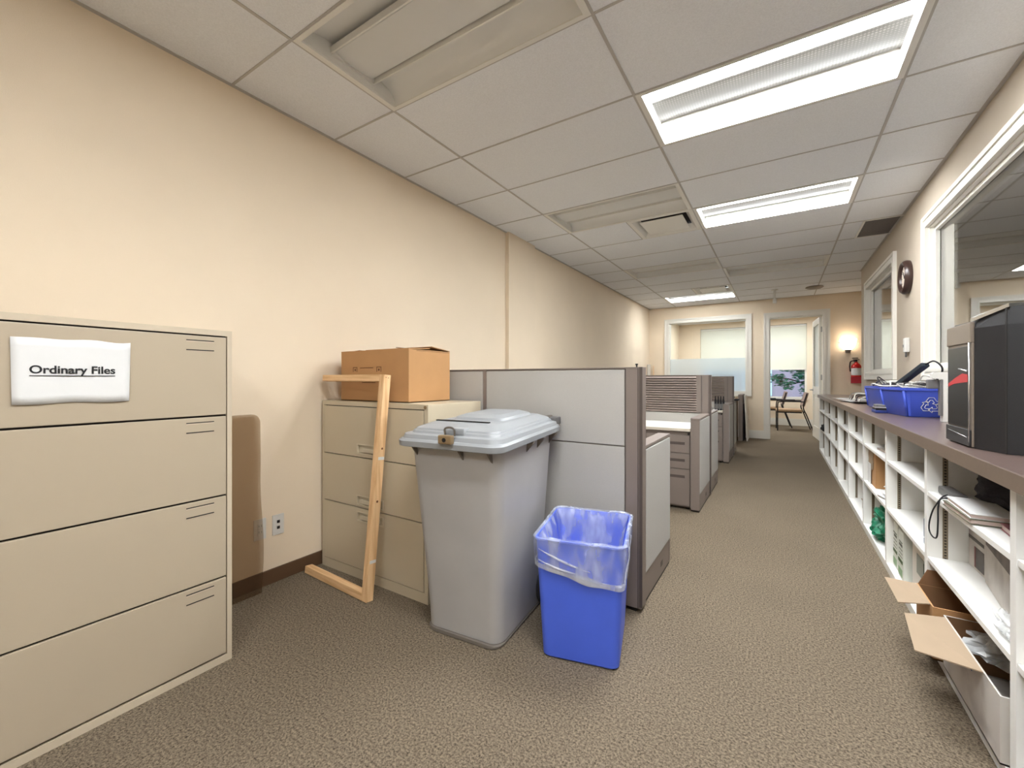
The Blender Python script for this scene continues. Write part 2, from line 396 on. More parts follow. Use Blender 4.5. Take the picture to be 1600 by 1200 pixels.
# ---------------------------------------------------------------- troffers, vents
def troffer(i, j, on, label, m_on=None):
    x0, x1, y0, y1 = cell(i, j); cx, cy = (x0+x1)/2, (y0+y1)/2
    t = thing('ceiling_light', label, 'ceiling light', (cx, cy, CZ), group='recessed ceiling light fixtures')
    hx, hy = CW/2-.0045, CD/2-.0035
    bm = NB()
    for a in ((-hx, hx, -hy, -hy+.022), (-hx, hx, hy-.022, hy), (-hx, -hx+.03, -hy+.022, hy-.022), (hx-.03, hx, -hy+.022, hy-.022)):
        box(bm, a[0], a[1], a[2], a[3], -.006, .004)
    for s in (-1, 1): box(bm, s*(hx-.03)-.002, s*(hx-.03)+.002, -hy+.022, hy-.022, .004, .11)
    obj('frame', bm, METW, t, False)
    ix, iy = hx-.032, hy-.022
    prof = [(-iy, .0), (-iy+.006, .035), (-iy+.04, .07), (-iy+.12, .088), (0, .092), (iy-.12, .088), (iy-.04, .07), (iy-.006, .035), (iy, 0)]
    bm = NB()
    loft(bm, [[Vector((-ix, p[0], p[1])) for p in prof], [Vector((ix, p[0], p[1])) for p in prof]], 0, False, False, closed=False)
    obj('reflector', bm, (m_on or ON_COVE) if on else OFF_IN, t, False)
    bp = [(-.125, .025), (-.11, .010), (-.06, .002), (0, .0), (.06, .002), (.11, .010), (.125, .025)]
    bm = NB()
    loft(bm, [[Vector((-ix, p[0]+.0, p[1]+.038)) for p in bp], [Vector((ix, p[0], p[1]+.038)) for p in bp]], 0, False, False, closed=False)
    obj('basket', bm, ON_BASK if on else OFF_BASK, t, False)
    bm = NB()
    for s in (-1, 1): box(bm, -ix, ix, s*.129-.004, s*.129+.004, .034, .066)
    for s in (-1, 1): box(bm, s*ix-.012, s*ix+.012, -.125, .125, .030, .066)
    obj('basket_rail', bm, METW, t, False)
    return t
troffer(1, 1, True, 'lit ceiling light nearest overhead, with dotted centre basket, at the top edge of the view')
troffer(1, 4, True, 'lit ceiling light in mid room, beside the nearer square air diffuser')
troffer(0, 11, True, 'lit ceiling light close to the far wall, above the far interior window', emis('lit_cove_dimmer', (246, 250, 255), 9))
troffer(1, -2, True, 'lit ceiling light directly behind the viewpoint, first one back')
troffer(1, -5, True, 'lit ceiling light near the rear wall, second one back behind the viewpoint')
troffer(0, 3, False, 'unlit ceiling light on the left, in front of the nearer air diffuser')
troffer(0, 7, False, 'unlit ceiling light on the left, farther back, between both air diffusers')
troffer(1, 8, False, 'unlit ceiling light in the middle of the ceiling, toward the far wall')
troffer(0, -1, False, 'unlit ceiling light at the top edge of the view, near the left wall')
def diffuser(i, j, label):
    x0, x1, y0, y1 = cell(i, j); x0 = x0+CW/2; cx, cy = (x0+x1)/2, (y0+y1)/2
    t = thing('air_diffuser', label, 'air diffuser', (cx, cy, CZ), group='square white air diffusers')
    h = CD/2-.0035
    rings = [(h, 0), (h, -.006), (h-.035, -.006), (h-.06, .02), (h-.085, .05)]
    bm = NB(); loft(bm, [[Vector((s*a, u*a, z)) for s, u in ((1, 1), (-1, 1), (-1, -1), (1, -1))] for a, z in rings], 0, False, False)
    for f in bm.faces: f.smooth = False
    obj('frame', bm, METW, t, False)
    bm = NB(); box(bm, -h+.06, h-.06, -h+.06, h-.06, .055, .09); obj('duct_neck', bm, BLACK, t, False)
    bm = NB(); box(bm, -h+.1, h-.1, -h+.1, h-.1, -.004, .004, bev=.003); obj('face_plate', bm, METW, t, False)
    bm = NB()
    box(bm, -.1, .1, -.01, .01, .004, .06)
    obj('bracket', bm, METW, t, False)
diffuser(0, 4, 'white square air diffuser in mid ceiling, beside the lit light')
diffuser(0, 10, 'white square air diffuser near the far wall, beside the farthest lit light')
t = thing('return_grille', 'dark grey ceiling return grille against the right wall', 'vent', (.85, GY0+CD*6.5, CZ))
x0, x1, y0, y1 = .70, RX, GY0+CD*6, GY0+CD*7
bm = NB(); box(bm, x0, x0+.018, y0, y1, CZ-.006, CZ+.01); box(bm, x0, x1, y0, y0+.018, CZ-.006, CZ+.01); box(bm, x0, x1, y1-.018, y1, CZ-.006, CZ+.01); obj('frame', bm, METW, t)
bm = NB(); box(bm, x0+.018, x1, y0+.018, y1-.018, CZ+.004, CZ+.01)
k = y0+.03
while k < y1-.03: box(bm, x0+.018, x1-.001, k, k+.006, CZ-.003, CZ+.004); k += .016
obj('louvre', bm, GRILLE, t)
t = thing('ceiling_speaker', 'small flat round metal fixture on the ceiling near the far wall', 'ceiling fixture', (.50, 8.77, CZ))
bm = NB(); lathe(bm, (0, 0, 0), [(.125, 0), (.13, -.012), (.11, -.022), (.095, -.014), (.085, -.014), (.05, -.03), (0.001, -.032)]); obj('rim', bm, mat('dull_nickel', (140, 130, 120), .4, metal=.6), t, False)
t = thing('ceiling_camera', 'small white drop rod sensor hanging from the ceiling near the far wall', 'sensor', (-.07, 8.67, CZ))
bm = NB(); cyl(bm, (0, 0, -.012), .05, .012); obj('mount', bm, METW, t, False)
bm = NB(); box(bm, -.018, .018, -.018, .018, -.19, -.012); obj('stem', bm, METW, t, False)
bm = NB(); box(bm, -.028, .028, -.04, .03, -.235, -.17, bev=.006); obj('housing', bm, METW, t, False)

# ---------------------------------------------------------------- far wall window, door, back room
def casing(bm, a0, a1, z0, z1, w, put, bottom=True):
    """moulded picture frame trim round an opening: three stepped strips"""
    for o_, i_, th in ((w, w*.62, .030), (w*.62, w*.2, .020), (w*.2, -.012, .026)):
        put(a0-o_, a0-i_, z0-(o_ if bottom else 0), z1+o_, th); put(a1+i_, a1+o_, z0-(o_ if bottom else 0), z1+o_, th)
        put(a0-i_, a1+i_, z1+i_, z1+o_, th)
        if bottom: put(a0-i_, a1+i_, z0-o_, z0-i_, th)
w = sgroup('window_1')
bm = NB(); casing(bm, -2.05, -.545, .905, 2.385, .08, lambda a, b, c, d, th: box(bm, a, b, FY-th, FY, c, d)); obj('window_frame', bm, TRIMW, w)
bm = NB()
for a in ((-2.05, -2.02, .905, 2.385), (-.575, -.545, .905, 2.385), (-2.02, -.575, .905, .925), (-2.02, -.575, 2.365, 2.385)): box(bm, a[0], a[1], FY, FY+.12, a[2], a[3])
obj('window_jamb', bm, TRIMW, w)
B('window_pane', GLASS, w, -2.02, -.575, FY+.055, FY+.061, .925, 2.365)
B('frosted_film', FROST, w, -2.02, -.575, FY+.050, FY+.0535, .925, 1.60)
bm = NB(); casing(bm, -.176, .70, 0, 2.37, .085, lambda a, b, c, d, th: box(bm, a, b, FY-th, FY, c, d), False)
d1 = sgroup('door_1'); obj('door_casing', bm, TRIMW, d1)
bm = NB()
for a in ((-.176, -.15, 0, 2.37), (.675, .70, 0, 2.37), (-.15, .675, 2.345, 2.37)): box(bm, a[0], a[1], FY, FY+.13, a[2], a[3])
obj('door_jamb', bm, TRIMW, d1)
# open leaf, hinged on the right jamb, swung into the back room
lf = bpy.data.objects.new('door_leaf', None); COL.objects.link(lf); lf.parent = d1; lf.location = (.672, FY+.13, 0); lf.rotation_euler = (0, 0, R(94))
bm = NB()
LW, LH = .84, 2.335
for a in ((0, .11, .01, LH), (LW-.11, LW, .01, LH), (.11, LW-.11, .01, .24), (.11, LW-.11, .86, 1.02), (.11, LW-.11, LH-.12, LH)): box(bm, a[0], a[1], 0, .04, a[2], a[3])
box(bm, .11, LW-.11, .012, .028, .24, .86); box(bm, .17, LW-.17, .004, .036, .30, .80, bev=.004)
obj('leaf_frame', bm, TRIMW, lf, False)
bm = NB(); box(bm, .11, LW-.11, .018, .022, 1.02, LH-.12); obj('leaf_glass', bm, FROST, lf, False)
bm = NB()
for s in (-1, 1):
    y = .02+s*.03
    tube(bm, [(LW-.06, .02, .95), (LW-.06, .02+s*.065, .95)], .011); tube(bm, [(LW-.06, .02+s*.065, .95), (LW-.17, .02+s*.068, .95)], [.011, .008]); cyl(bm, (LW-.06, min(.02, .02+s*.026), .95), .027, .026, axis='Y')
obj('door_handle', bm, STEEL, lf, False)
for z in (.25, 1.2, 2.1):
    bm = NB(); cyl(bm, (.665, FY+.14, z-.05), .009, .1, 10); box(bm, .655, .70, FY+.128, FY+.134, z-.05, z+.05); obj('hinge', bm, STEEL, d1)
# back room
BY = 12.755; BC = 2.70
bm = NB(); box(bm, -2.55, -2.42, FY+.12, BY, 0, BC+.1); struct('wall_backroom_left', bm, PAINT)
bm = NB(); box(bm, 2.2, 2.3, FY+.12, BY, 0, BC+.1); struct('wall_backroom_right', bm, PAINT)
bm = NB(); box(bm, -2.5, 2.3, FY+.12, BY+.1, BC, BC+.05); struct('ceiling_backroom', bm, TILE)
WBL = (-1.86, -.64); WBR = (-.52, .574)
bm = NB(); wall_with_holes(bm, -2.5, 2.3, 0, BC+.1, [(WBL[0], WBL[1], .68, 2.55), (WBR[0], WBR[1], .68, 2.55)], lambda a, b, c, d: box(bm, a, b, BY, BY+.15, c, d))
struct('wall_backroom_far', bm, PAINT)
bm = NB(); box(bm, -2.42, 2.2, BY-.015, BY, 0, .17); struct('baseboard_backroom', bm, TRIMW)
for n, (a, b) in enumerate((WBL, WBR)):
    w = sgroup('window_%d' % (n+2))
    bm = NB()
    for q in ((a, a+.04, .68, 2.55), (b-.04, b, .68, 2.55), (a, b, .68, .72), (a, b, 2.51, 2.55)): box(bm, q[0], q[1], BY+.04, BY+.1, q[2], q[3])
    box(bm, a-.02, b+.02, BY-.03, BY+.04, .655, .68)
    obj('window_frame', bm, TRIMW, w); B('window_pane', GLASS, w, a+.04, b-.04, BY+.07, BY+.075, .72, 2.51)
    t = thing('roller_shade', ['white roller shade seen above the frosted band of the far interior window', 'white roller shade half lowered behind the open doorway'][n], 'window shade', ((a+b)/2, BY+.01, 2.52), group='white roller shades')
    bm = NB(); box(bm, a+.01, b-.01, BY+.012, BY+.016, 1.414, 2.50); obj('shade_cloth', bm, SHADE, t)
    bm = NB(); cyl(bm, (a+.01, BY+.014, 2.515), .022, b-a-.02, 12, 'X'); obj('roller_tube', bm, METW, t)
    bm = NB(); box(bm, a+.01, b-.01, BY+.006, BY+.022, 1.40, 1.418); obj('hem_bar', bm, METW, t)
# lit fixture of the back room
for cx in (-1.25, .35):
    t = thing('ceiling_light', 'lit ceiling light inside the room beyond the far wall, on its %s side' % ('left' if cx < 0 else 'doorway'), 'ceiling light', (cx, 11.6, BC), group='ceiling lights of the room beyond')
    bm = NB()
    for s in (-1, 1): box(bm, -.6, .6, s*.28-.02, s*.28+.02, -.02, 0); box(bm, s*.59-.02, s*.59+.02, -.3, .3, -.02, 0)
    obj('frame', bm, METW, t, False)
    bm = NB(); box(bm, -.57, .57, -.26, .26, -.012, -.004); obj('lens', bm, emis('backroom_lens', (244, 250, 255), 6.5), t, False)
# outside: neighbouring brick house and a tree
h = thing('brick_house', 'pale lilac grey brick house seen outside through the far window', 'building', (0, 19, -1))
bm = NB(); box(bm, -9, 6, 19, 22, -1, 8)
obj('facade', bm, LILAC, h)
for (x, z) in ((-.74, .45), (-1.95, .45), (-4.5, .9), (2.4, .9)):
    bm = NB()
    for q in ((x-.5, x-.42, z, z+1.5), (x+.42, x+.5, z, z+1.5), (x-.5, x+.5, z, z+.08), (x-.5, x+.5, z+1.42, z+1.5), (x-.42, x+.42, z+.45, z+.5), (x-.42, x+.42, z+.95, z+1.0), (x-.03, x+.03, z, z+1.5)): box(bm, q[0], q[1], 18.93, 18.99, q[2], q[3])
    f = obj('window', bm, TEALW, h); B('window_glass', TEALG, f, x-.42, x+.42, 18.97, 18.995, z+.08, z+1.42)
t = thing('tree', 'leafy green tree just outside the far window behind the chairs', 'tree', (.75, 15.2, -1))
bm = NB(); tube(bm, spline([(.75, 15.2, -1), (.7, 15.2, .8), (.78, 15.15, 2.0), (.6, 15.1, 3.0)]), .09, 10)
for e in ((.0, 15.0, 1.1), (-.5, 15.0, 1.25), (.2, 14.9, 1.7), (1.5, 15.2, 1.9), (.1, 15.0, 2.3), (1.0, 15, 1.3)):
    tube(bm, spline([(.72, 15.2, .9+random.random()*.7), ((.72+e[0])/2, 15.1, e[2]-.05), e], 5), .02, 6)
obj('trunk', bm, BARK, t)
bm = NB()
def leafball(c, r, n):
    for _ in range(n):
        d = Vector((random.gauss(0, 1), random.gauss(0, 1), random.gauss(0, 1))).normalized()*r*random.random()**.5
        p = Vector(c)+d; q = Matrix.Rotation(random.random()*6.3, 3, 'Z') @ Matrix.Rotation(random.uniform(-1, 1), 3, 'X'); s = random.uniform(.05, .08)
        vs = [bm.verts.new(p+q @ Vector(v)*s) for v in ((-1, 0, 0), (0, -.45, .1), (1, 0, 0), (0, .45, .1))]; bm.faces.new(vs)
for c, r, n in (((-.05, 15.0, 1.15), .2, 130), ((-.35, 15.0, 1.25), .16, 80), ((.2, 14.95, 1.0), .18, 110), ((.55, 15, 1.35), .3, 260), ((.75, 15.1, .85), .28, 200), ((.9, 15.1, 1.3), .35, 260), ((.1, 14.95, 1.62), .25, 160), ((.6, 15, 1.8), .4, 300), ((1.1, 15, 2.2), .5, 300), ((.2, 15, 2.4), .45, 250), ((.72, 15.1, .5), .16, 60), ((1.4, 15.1, 1.5), .4, 200)): leafball(c, r, n)
obj('foliage', bm, LEAF, t)
bm = NB(); box(bm, -12, 12, 13.2, 24, -1.1, -1); struct('ground', bm, mat('ground', (90, 100, 80), .95))

# ---------------------------------------------------------------- right wall windows and the dim room behind
def rwin(name, Wn):
    w = sgroup(name); a0, a1, z0, z1 = Wn
    bm = NB(); casing(bm, a0, a1, z0, z1, .078, lambda a, b, c, d, th: box(bm, RX-th, RX, a, b, c, d)); obj('window_frame', bm, TRIMW, w)
    bm = NB()
    for q in ((a0, a0+.02, z0, z1), (a1-.02, a1, z0, z1), (a0+.02, a1-.02, z0, z0+.02), (a0+.02, a1-.02, z1-.02, z1)): box(bm, RX, RX+.16, q[0], q[1], q[2], q[3])
    for q in ((a0+.02, a0+.05, z0, z1), (a1-.05, a1-.02, z0, z1), (a0+.05, a1-.05, z0+.02, z0+.05), (a0+.05, a1-.05, z1-.05, z1-.02)): box(bm, RX+.03, RX+.055, q[0], q[1], q[2], q[3])
    obj('window_jamb', bm, TRIMW, w)
    B('window_pane', GLASSR, w, RX+.058, RX+.064, a0+.02, a1-.02, z0+.02, z1-.02)
    return w
rwin('window_4', W1); rwin('window_5', W2)
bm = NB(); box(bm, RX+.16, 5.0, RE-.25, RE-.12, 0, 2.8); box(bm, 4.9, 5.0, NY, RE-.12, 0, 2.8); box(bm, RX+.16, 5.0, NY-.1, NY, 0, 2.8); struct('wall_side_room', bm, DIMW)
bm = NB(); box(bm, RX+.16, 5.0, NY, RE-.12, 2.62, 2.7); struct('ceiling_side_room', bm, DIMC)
# plain door frame on the far wall of the side room
d2 = sgroup('door_2'); bm = NB(); casing(bm, 2.2, 3.1, 0, 2.05, .09, lambda a, b, c, d, th: box(bm, a, b, RE-.25-th, RE-.25, c, d), False); obj('door_casing', bm, TRIMW, d2)
B('door_leaf', TRIMW, d2, 2.2, 3.1, RE-.262, RE-.25, .01, 2.05)

# ---------------------------------------------------------------- sconce, extinguisher, clock, switch, outlets
t = thing('wall_sconce', 'lit frosted glass wall sconce above the fire extinguisher', 'wall lamp', (1.037, FY, 1.66))
bm = NB(); lathe(bm, (1.037, FY-.075, 1.68), [(.02, 0), (.05, .01), (.075, .04), (.1, .09), (.115, .15), (.122, .2), (.118, .2), (.108, .15), (.09, .09), (.06, .04), (.02, .02)], cap1=False, cap0=False); obj('glass_bowl', bm, ON_GLOW, t)
bm = NB(); lathe(bm, (1.037, FY-.075, 1.648), [(.004, 0), (.02, .005), (.05, .03), (.056, .042)]); box(bm, 1.0, 1.074, FY-.05, FY, 1.64, 1.70, bev=.006); obj('metal_base', bm, STEEL, t)
bm = NB(); tube(bm, [(.89, FY-.03, 1.83), (1.185, FY-.03, 1.83)], .006); obj('cross_bar', bm, METW, t)
t = thing('fire_extinguisher', 'red fire extinguisher with white label hanging beside the wall corner', 'fire extinguisher', (1.144, FY-.09, 1.1))
bm = NB(); lathe(bm, (1.144, FY-.09, 1.10), [(.06, 0), (.072, .01), (.074, .25), (.07, .3), (.05, .335), (.025, .352), (.02, .37)]); obj('cylinder', bm, REDX, t)
bm = NB(); lathe(bm, (1.144, FY-.09, 1.235), [(.0752, 0), (.0752, .125)], cap0=False, cap1=False)
for f in list(bm.faces):
    c = f.calc_center_median()
    if not (c.y < FY-.115): bm.faces.remove(f)
obj('label', bm, PAPER, t)
B('red_tag', REDS, t, 1.062, 1.226, FY-.172, FY-.160, 1.095, 1.21)
bm = NB(); cyl(bm, (1.144, FY-.09, 1.465), .017, .04, 12); box(bm, 1.10, 1.19, FY-.1, FY-.08, 1.505, 1.518); box(bm, 1.09, 1.17, FY-.1, FY-.08, 1.53, 1.545, M=None); obj('valve_handle', bm, BLKM, t)
bm = NB(); tube(bm, spline([(1.13, FY-.09, 1.49), (1.07, FY-.1, 1.48), (1.055, FY-.1, 1.40), (1.062, FY-.1, 1.30)]), .009); obj('hose', bm, BLKM, t)
bm = NB(); box(bm, 1.12, 1.168, FY-.02, FY, 1.40, 1.52); box(bm, 1.13, 1.158, FY-.075, FY, 1.455, 1.465); obj('wall_bracket', bm, STEEL, t)
t = thing('wall_clock', 'round dark brown wall clock between the two right-hand windows', 'clock', (RX, 5.2, 2.10))
bm = NB(); lathe(bm, (RX, 5.2, 2.10), [(.150, 0), (.155, -.02), (.15, -.04), (.135, -.055), (.125, -.05), (.118, -.04), (.112, -.045), (.106, -.028)], 40, axis='X', cap1=False); obj('rim', bm, CLOCKB, t)
bm = NB(); cyl(bm, (RX-.03, 5.2, 2.10), .108, .006, 32, 'X')
for k in range(12):
    M = Matrix.Translation((RX-.0305, 5.2, 2.10)) @ Matrix.Rotation(R(30*k), 4, 'X'); box(bm, -.001, .001, -.003, .003, .085, .1, mi=1, M=M)
obj('dial', bm, [DIAL, INK], t)
bm = NB()
for ang, ln, wd in ((R(60), .05, .006), (R(-40), .08, .004)):
    M = Matrix.Translation((RX-.032, 5.2, 2.10)) @ Matrix.Rotation(ang, 4, 'X'); box(bm, -.002, .001, -wd, wd, -.01, ln, M=M)
obj('clock_hand', bm, INK, t)
t = thing('wall_sensor', 'small white wall sensor under the clock', 'sensor', (RX, 5.2, 1.40))
B('housing', WHP, t, RX-.035, RX, 5.165, 5.235, 1.415, 1.545, bev=.008)
bm = NB(); cyl(bm, (RX-.02, 5.2, 1.37), .008, .05, 10); obj('bracket', bm, GREYP, t); B('lens', GREYP, t, RX-.038, RX-.034, 5.21, 5.228, 1.46, 1.485)
for nm, lab, y0, kind in (('wall_outlet', 'white data outlet with two black jacks low on the left wall', 1.312, 0), ('wall_outlet', 'white power outlet half behind the tinted plastic sheet', 1.21, 1)):
    t = thing(nm, lab, 'outlet', (LX, y0+.03, .27), group='white wall outlets')
    B('cover_plate', WHP, t, LX, LX+.006, y0, y0+.066, .268, .384, bev=.002)
    for z in (.309, .343):
        if kind == 0: B('jack', BLACK, t, LX+.005, LX+.0075, y0+.025, y0+.041, z-.008, z+.008)
        else:
            bm = NB(); box(bm, LX+.005, LX+.0085, y0+.017, y0+.049, z-.014, z+.014, bev=.001); so = obj('socket', bm, WHP, t)
            bm = NB(); box(bm, LX+.008, LX+.009, y0+.025, y0+.027, z-.003, z+.008); box(bm, LX+.008, LX+.009, y0+.038, y0+.04, z-.003, z+.008); obj('slot', bm, BLACK, so)
# tinted plastic sheet leaning on the wall behind the big cabinet
bm = NB(); pts = []
Y0, Y1, Z1 = .45, 1.235, .975
out = [(Y0, .004), (Y1-.02, .004), (Y1-.01, .12)]
for k in range(10):
    z = .16+k*.075; out.append((Y1+.004*math.sin(k*.9)-.006, z))
for k in range(7): a = R(90*k/6); out.append((Y1-.045+.045*math.cos(a), Z1-.045+.045*math.sin(a)))
out.append((Y0, Z1))
def lean(y, z, o): return Vector((LX+.075-.058*(z/Z1)+o, y, z))
loft(bm, [[lean(y, z, 0) for y, z in out], [lean(y, z, .004) for y, z in out]])
for f in bm.faces: f.smooth = False
t = tag(obj('plastic_sheet', bm, MATP), 'brown tinted see-through plastic sheet leaning on the wall behind the large cabinet', 'plastic sheet')
t['category'] = 'plastic sheet'

# ---------------------------------------------------------------- large lateral cabinet on the left
t = thing('filing_cabinet', 'tall beige four-drawer filing cabinet with a paper sign, at the left edge', 'filing cabinet', (-2.2, .40, 0), group='beige filing cabinets')
AX, AY0, AY1, AZ = -1.95, -.06, .867, 1.368
bm = NB(); box(bm, -2.372, AX-.004, AY0, AY1, .0, AZ, bev=.004)
obj('body', bm, PUTTYD, t)
bm = NB()
for q in ((AY0, AY1, AZ-.022, AZ), (AY0, AY1, 0, .028), (AY0, AY0+.02, .028, AZ-.022), (AY1-.018, AY1, .028, AZ-.022)): box(bm, AX-.004, AX+.012, q[0], q[1], q[2], q[3])
obj('face_frame', bm, PUTTYD, t)
B('shadow_gap', BLACK, t, AX-.003, AX-.001, AY0+.01, AY1-.01, .02, AZ-.01)
zs = [.034, .354, .690, 1.020, AZ-.024]
for k in range(4):
    bm = NB(); box(bm, AX, AX+.014, AY0+.023, AY1-.022, zs[k]+.003, zs[k+1]-.004, bev=.003); dr = obj('drawer', bm, PUTTY, t)
    zt = zs[k+1]
    for dz in (.022, .026, .060):
        B('pull_slot_and_glint', BLACK if dz != .026 else PUTTYD, dr, AX+.0135, AX+.0148, .705, .80, zt-dz-.003, zt-dz+.001)  # dark slots; the putty strip below the top one is a painted highlight
bm = NB()
n = 14
top = [Vector((AX+.0175+.0012*math.sin(i*.6), .262+(.538-.262)*i/n, 1.296+.004*math.sin(i*.9)*i/n)) for i in range(n+1)]
bot = [Vector((AX+.018+.0012*math.cos(i*.5), .265+(.534-.265)*i/n, 1.092-.002*math.sin(i*.7))) for i in range(n+1)]
loft(bm, [[(a+(b-a)*k/8) for a, b in zip(top, bot)] for k in range(9)], 0, False, False, closed=False)
o = obj('paper_sign', bm, PAPER); so = o.modifiers.new('s', 'SOLIDIFY'); so.thickness = .0006
tag(o, 'white paper sign reading Ordinary Files taped on the large cabinet', 'sign')
text_obj('lettering', 'Ordinary Files', INK, .197, F_posX(.300, 1.187, AX+.0198), o, .022)
B('underline', INK, o, AX+.0196, AX+.0202, .300, .497, 1.178, 1.1805)

# ---------------------------------------------------------------- second cabinet
t = thing('filing_cabinet', 'beige three-drawer filing cabinet with recessed handles, carton on top', 'filing cabinet', (-1.98, 1.85, 0), group='beige filing cabinets')
BX0, BX1, BY0, BY1, BZ = -2.437, -1.534, 1.613, 2.07, 1.035
B('body', PUTTYB, t, BX0+.003, BX1-.001, BY0+.012, BY1, 0, BZ, bev=.004)
bm = NB()
for q in ((BX0, BX1, BZ-.026, BZ), (BX0, BX1, 0, .055), (BX0, BX0+.022, .055, BZ-.026), (BX1-.026, BX1, .055, BZ-.026)): box(bm, q[0], q[1], BY0-.002, BY0+.012, q[2], q[3])
obj('face_frame', bm, PUTTYB, t); B('shadow_gap', BLACK, t, BX0+.01, BX1-.01, BY0+.0095, BY0+.0118, .04, BZ-.01)
dz = [(.06, .415, .345, .388), (.421, .708, .438, .483), (.714, 1.004, .738, .783)]
for (z0, z1, h0, h1) in dz:
    bm = NB(); wall_with_holes(bm, BX0+.026, BX1-.030, z0, z1, [(-2.09, -1.875, h0, h1)], lambda a, b, c, d: box(bm, a, b, BY0-.004, BY0+.008, c, d)); dr = obj('drawer', bm, PUTTYB, t)
    bm = NB()
    for q in ((-2.096, -2.088, h0-.006, h1+.006), (-1.877, -1.869, h0-.006, h1+.006), (-2.088, -1.877, h1, h1+.006), (-2.088, -1.877, h0-.006, h0)): box(bm, q[0], q[1], BY0-.007, BY0-.002, q[2], q[3])
    box(bm, -2.09, -1.875, BY0+.005, BY0+.008, h0, h1); box(bm, -2.06, -1.9, BY0-.005, BY0+.003, h0+.004, h0+.028, bev=.003)
    obj('handle', bm, mat('handle_putty', (206, 195, 172), .35), dr)
bm = NB(); cyl(bm, (BX1-.018, BY0-.006, BZ-.014), .009, .006, 12, 'Y'); obj('lock', bm, BRASS, t)

# carton on top
t = thing('cardboard_box', 'large brown cardboard carton on top of the three-drawer cabinet', 'box', (-2.03, 1.85, BZ))
cx0, cx1, cy0, cy1, cz0, cz1 = -2.335, -1.74, 1.675, 2.02, BZ+.002, 1.337
bm = NB()
box(bm, cx0, cx1, cy0, cy0+.005, cz0, cz1); box(bm, cx0, cx1, cy1-.005, cy1, cz0, cz1); box(bm, cx0, cx0+.005, cy0+.005, cy1-.005, cz0, cz1); box(bm, cx1-.005, cx1, cy0+.005, cy1-.005, cz0, cz1); box(bm, cx0, cx1, cy0, cy1, cz0, cz0+.004)
obj('carton_body', bm, CARD, t)
def flap(M, a, b, c, d, th=.004): bm = NB(); box(bm, a, b, c, d, 0, th, M=M); return bm
M = Matrix.Translation((cx0, cy0, cz1)) @ Matrix.Rotation(R(3), 4, 'X'); obj('flap', flap(M, 0, cx1-cx0, 0, .17), CARD, t)
M = Matrix.Translation((cx0, cy1, cz1+.002)) @ Matrix.Rotation(R(-7), 4, 'X'); obj('flap', flap(M, 0, cx1-cx0, -.16, 0), CARD, t)
M = Matrix.Translation((cx1, cy0, cz1-.008)) @ Matrix.Rotation(R(8), 4, 'Y'); obj('flap', flap(M, -.17, 0, .06, .34), CARDD, t)
M = Matrix.Translation((cx0, cy0, cz1-.008)) @ Matrix.Rotation(R(-4), 4, 'Y'); obj('flap', flap(M, 0, .17, .005, .34), CARDD, t)
bm = NB(); box(bm, -2.155, -2.035, cy0-.0008, cy0, 1.234, 1.238)
for x in (-2.2, -1.985):
    for q in ((x-.02, x-.016, 1.212, 1.24), (x+.016, x+.02, 1.212, 1.24), (x-.02, x+.02, 1.238, 1.242), (x-.006, x+.006, 1.218, 1.23)): box(bm, q[0], q[1], cy0-.0008, cy0, q[2], q[3])
obj('printed_marks', bm, CINK, t)
bm = NB()
for k in range(9): box(bm, -2.135+k*.0135, -2.125+k*.0135, cy0-.0008, cy0, 1.146, 1.153)
obj('printed_line', bm, CINK, t)
# raw lumber frame leaning on it
ft = thing('lumber_assembly', 'three-sided raw pine lumber frame leaning against the three-drawer cabinet', 'wooden frame', (-1.815, 1.447, 0.0), R(-3))
FM = Matrix.Rotation(R(-5.6), 4, 'X'); fh = 1.2; t_ = .042
bm = NB(); box(bm, -t_, 0, 0, .044, .004, fh, bev=.002, M=FM); up = obj('upright', bm, WOODZ, ft, False)
bm = NB(); box(bm, -.60, -t_, 0, .044, fh-.038, fh, bev=.002, M=FM); obj('crosspiece', bm, WOODX, ft, False)
bm = NB(); box(bm, -.60, -t_, 0, .044, .004, .044, bev=.002, M=FM); obj('crosspiece', bm, WOODX, ft, False)
bm = NB()
for (y, z, r_) in ((.02, .52, .0065), (.024, .80, .006), (.012, 1.185, .0028), (.028, 1.183, .0028)):
    cyl(bm, FM @ Vector((-.0005, y, z)), r_, .0012, 10, 'X')
obj('knot', bm, KNOT, up, False)
bm = NB()
for z in (.74, .20):
    box(bm, -.0004, .0012, .004, .041, z, z+.016, M=FM)
obj('paper_scrap', bm, PAPER, up, False)

# ---------------------------------------------------------------- grey wheeled bin
th = R(5)
bt = thing('wheeled_bin', 'grey wheeled shredding bin with a padlocked lid and paper slot', 'waste bin', (-1.229, 1.695, 0), th)
bm = NB(); rings = []
for k in range(13):
    f = k/12; z = .0+.86*f; w_ = .385+(.475-.385)*f; yb0, yb1 = -.205-.085*f, .25+.06*f; r_ = .055
    if k == 0: w_ -= .03; yb0 += .015; yb1 -= .015
    if k == 1: z = .02
    zz = lambda y, z=z, f=f: z+.03*(y+.3)*f
    rings.append([Vector((x, y, zz(y))) for x, y in rr(w_, yb1-yb0, r_, 6, 0, (yb0+yb1)/2)])
loft(bm, rings); obj('body', bm, BINGREY, bt, False)
bm = NB(); loft(bm, [[Vector((x, y, z)) for x, y in rr(w_, .49, .06, 6, 0, .02)] for z, w_ in ((.003, .395), (.012, .398), (.018, .385))]); obj('foot_rim', bm, BINDARK, bt, False)
SL = lambda y, z: z+.036*(y+.33)
def lidring(w_, y0, y1, r_, z): return [Vector((x, y, SL(y, z))) for x, y in rr(w_, y1-y0, r_, 6, 0, (y0+y1)/2)]
bm = NB()
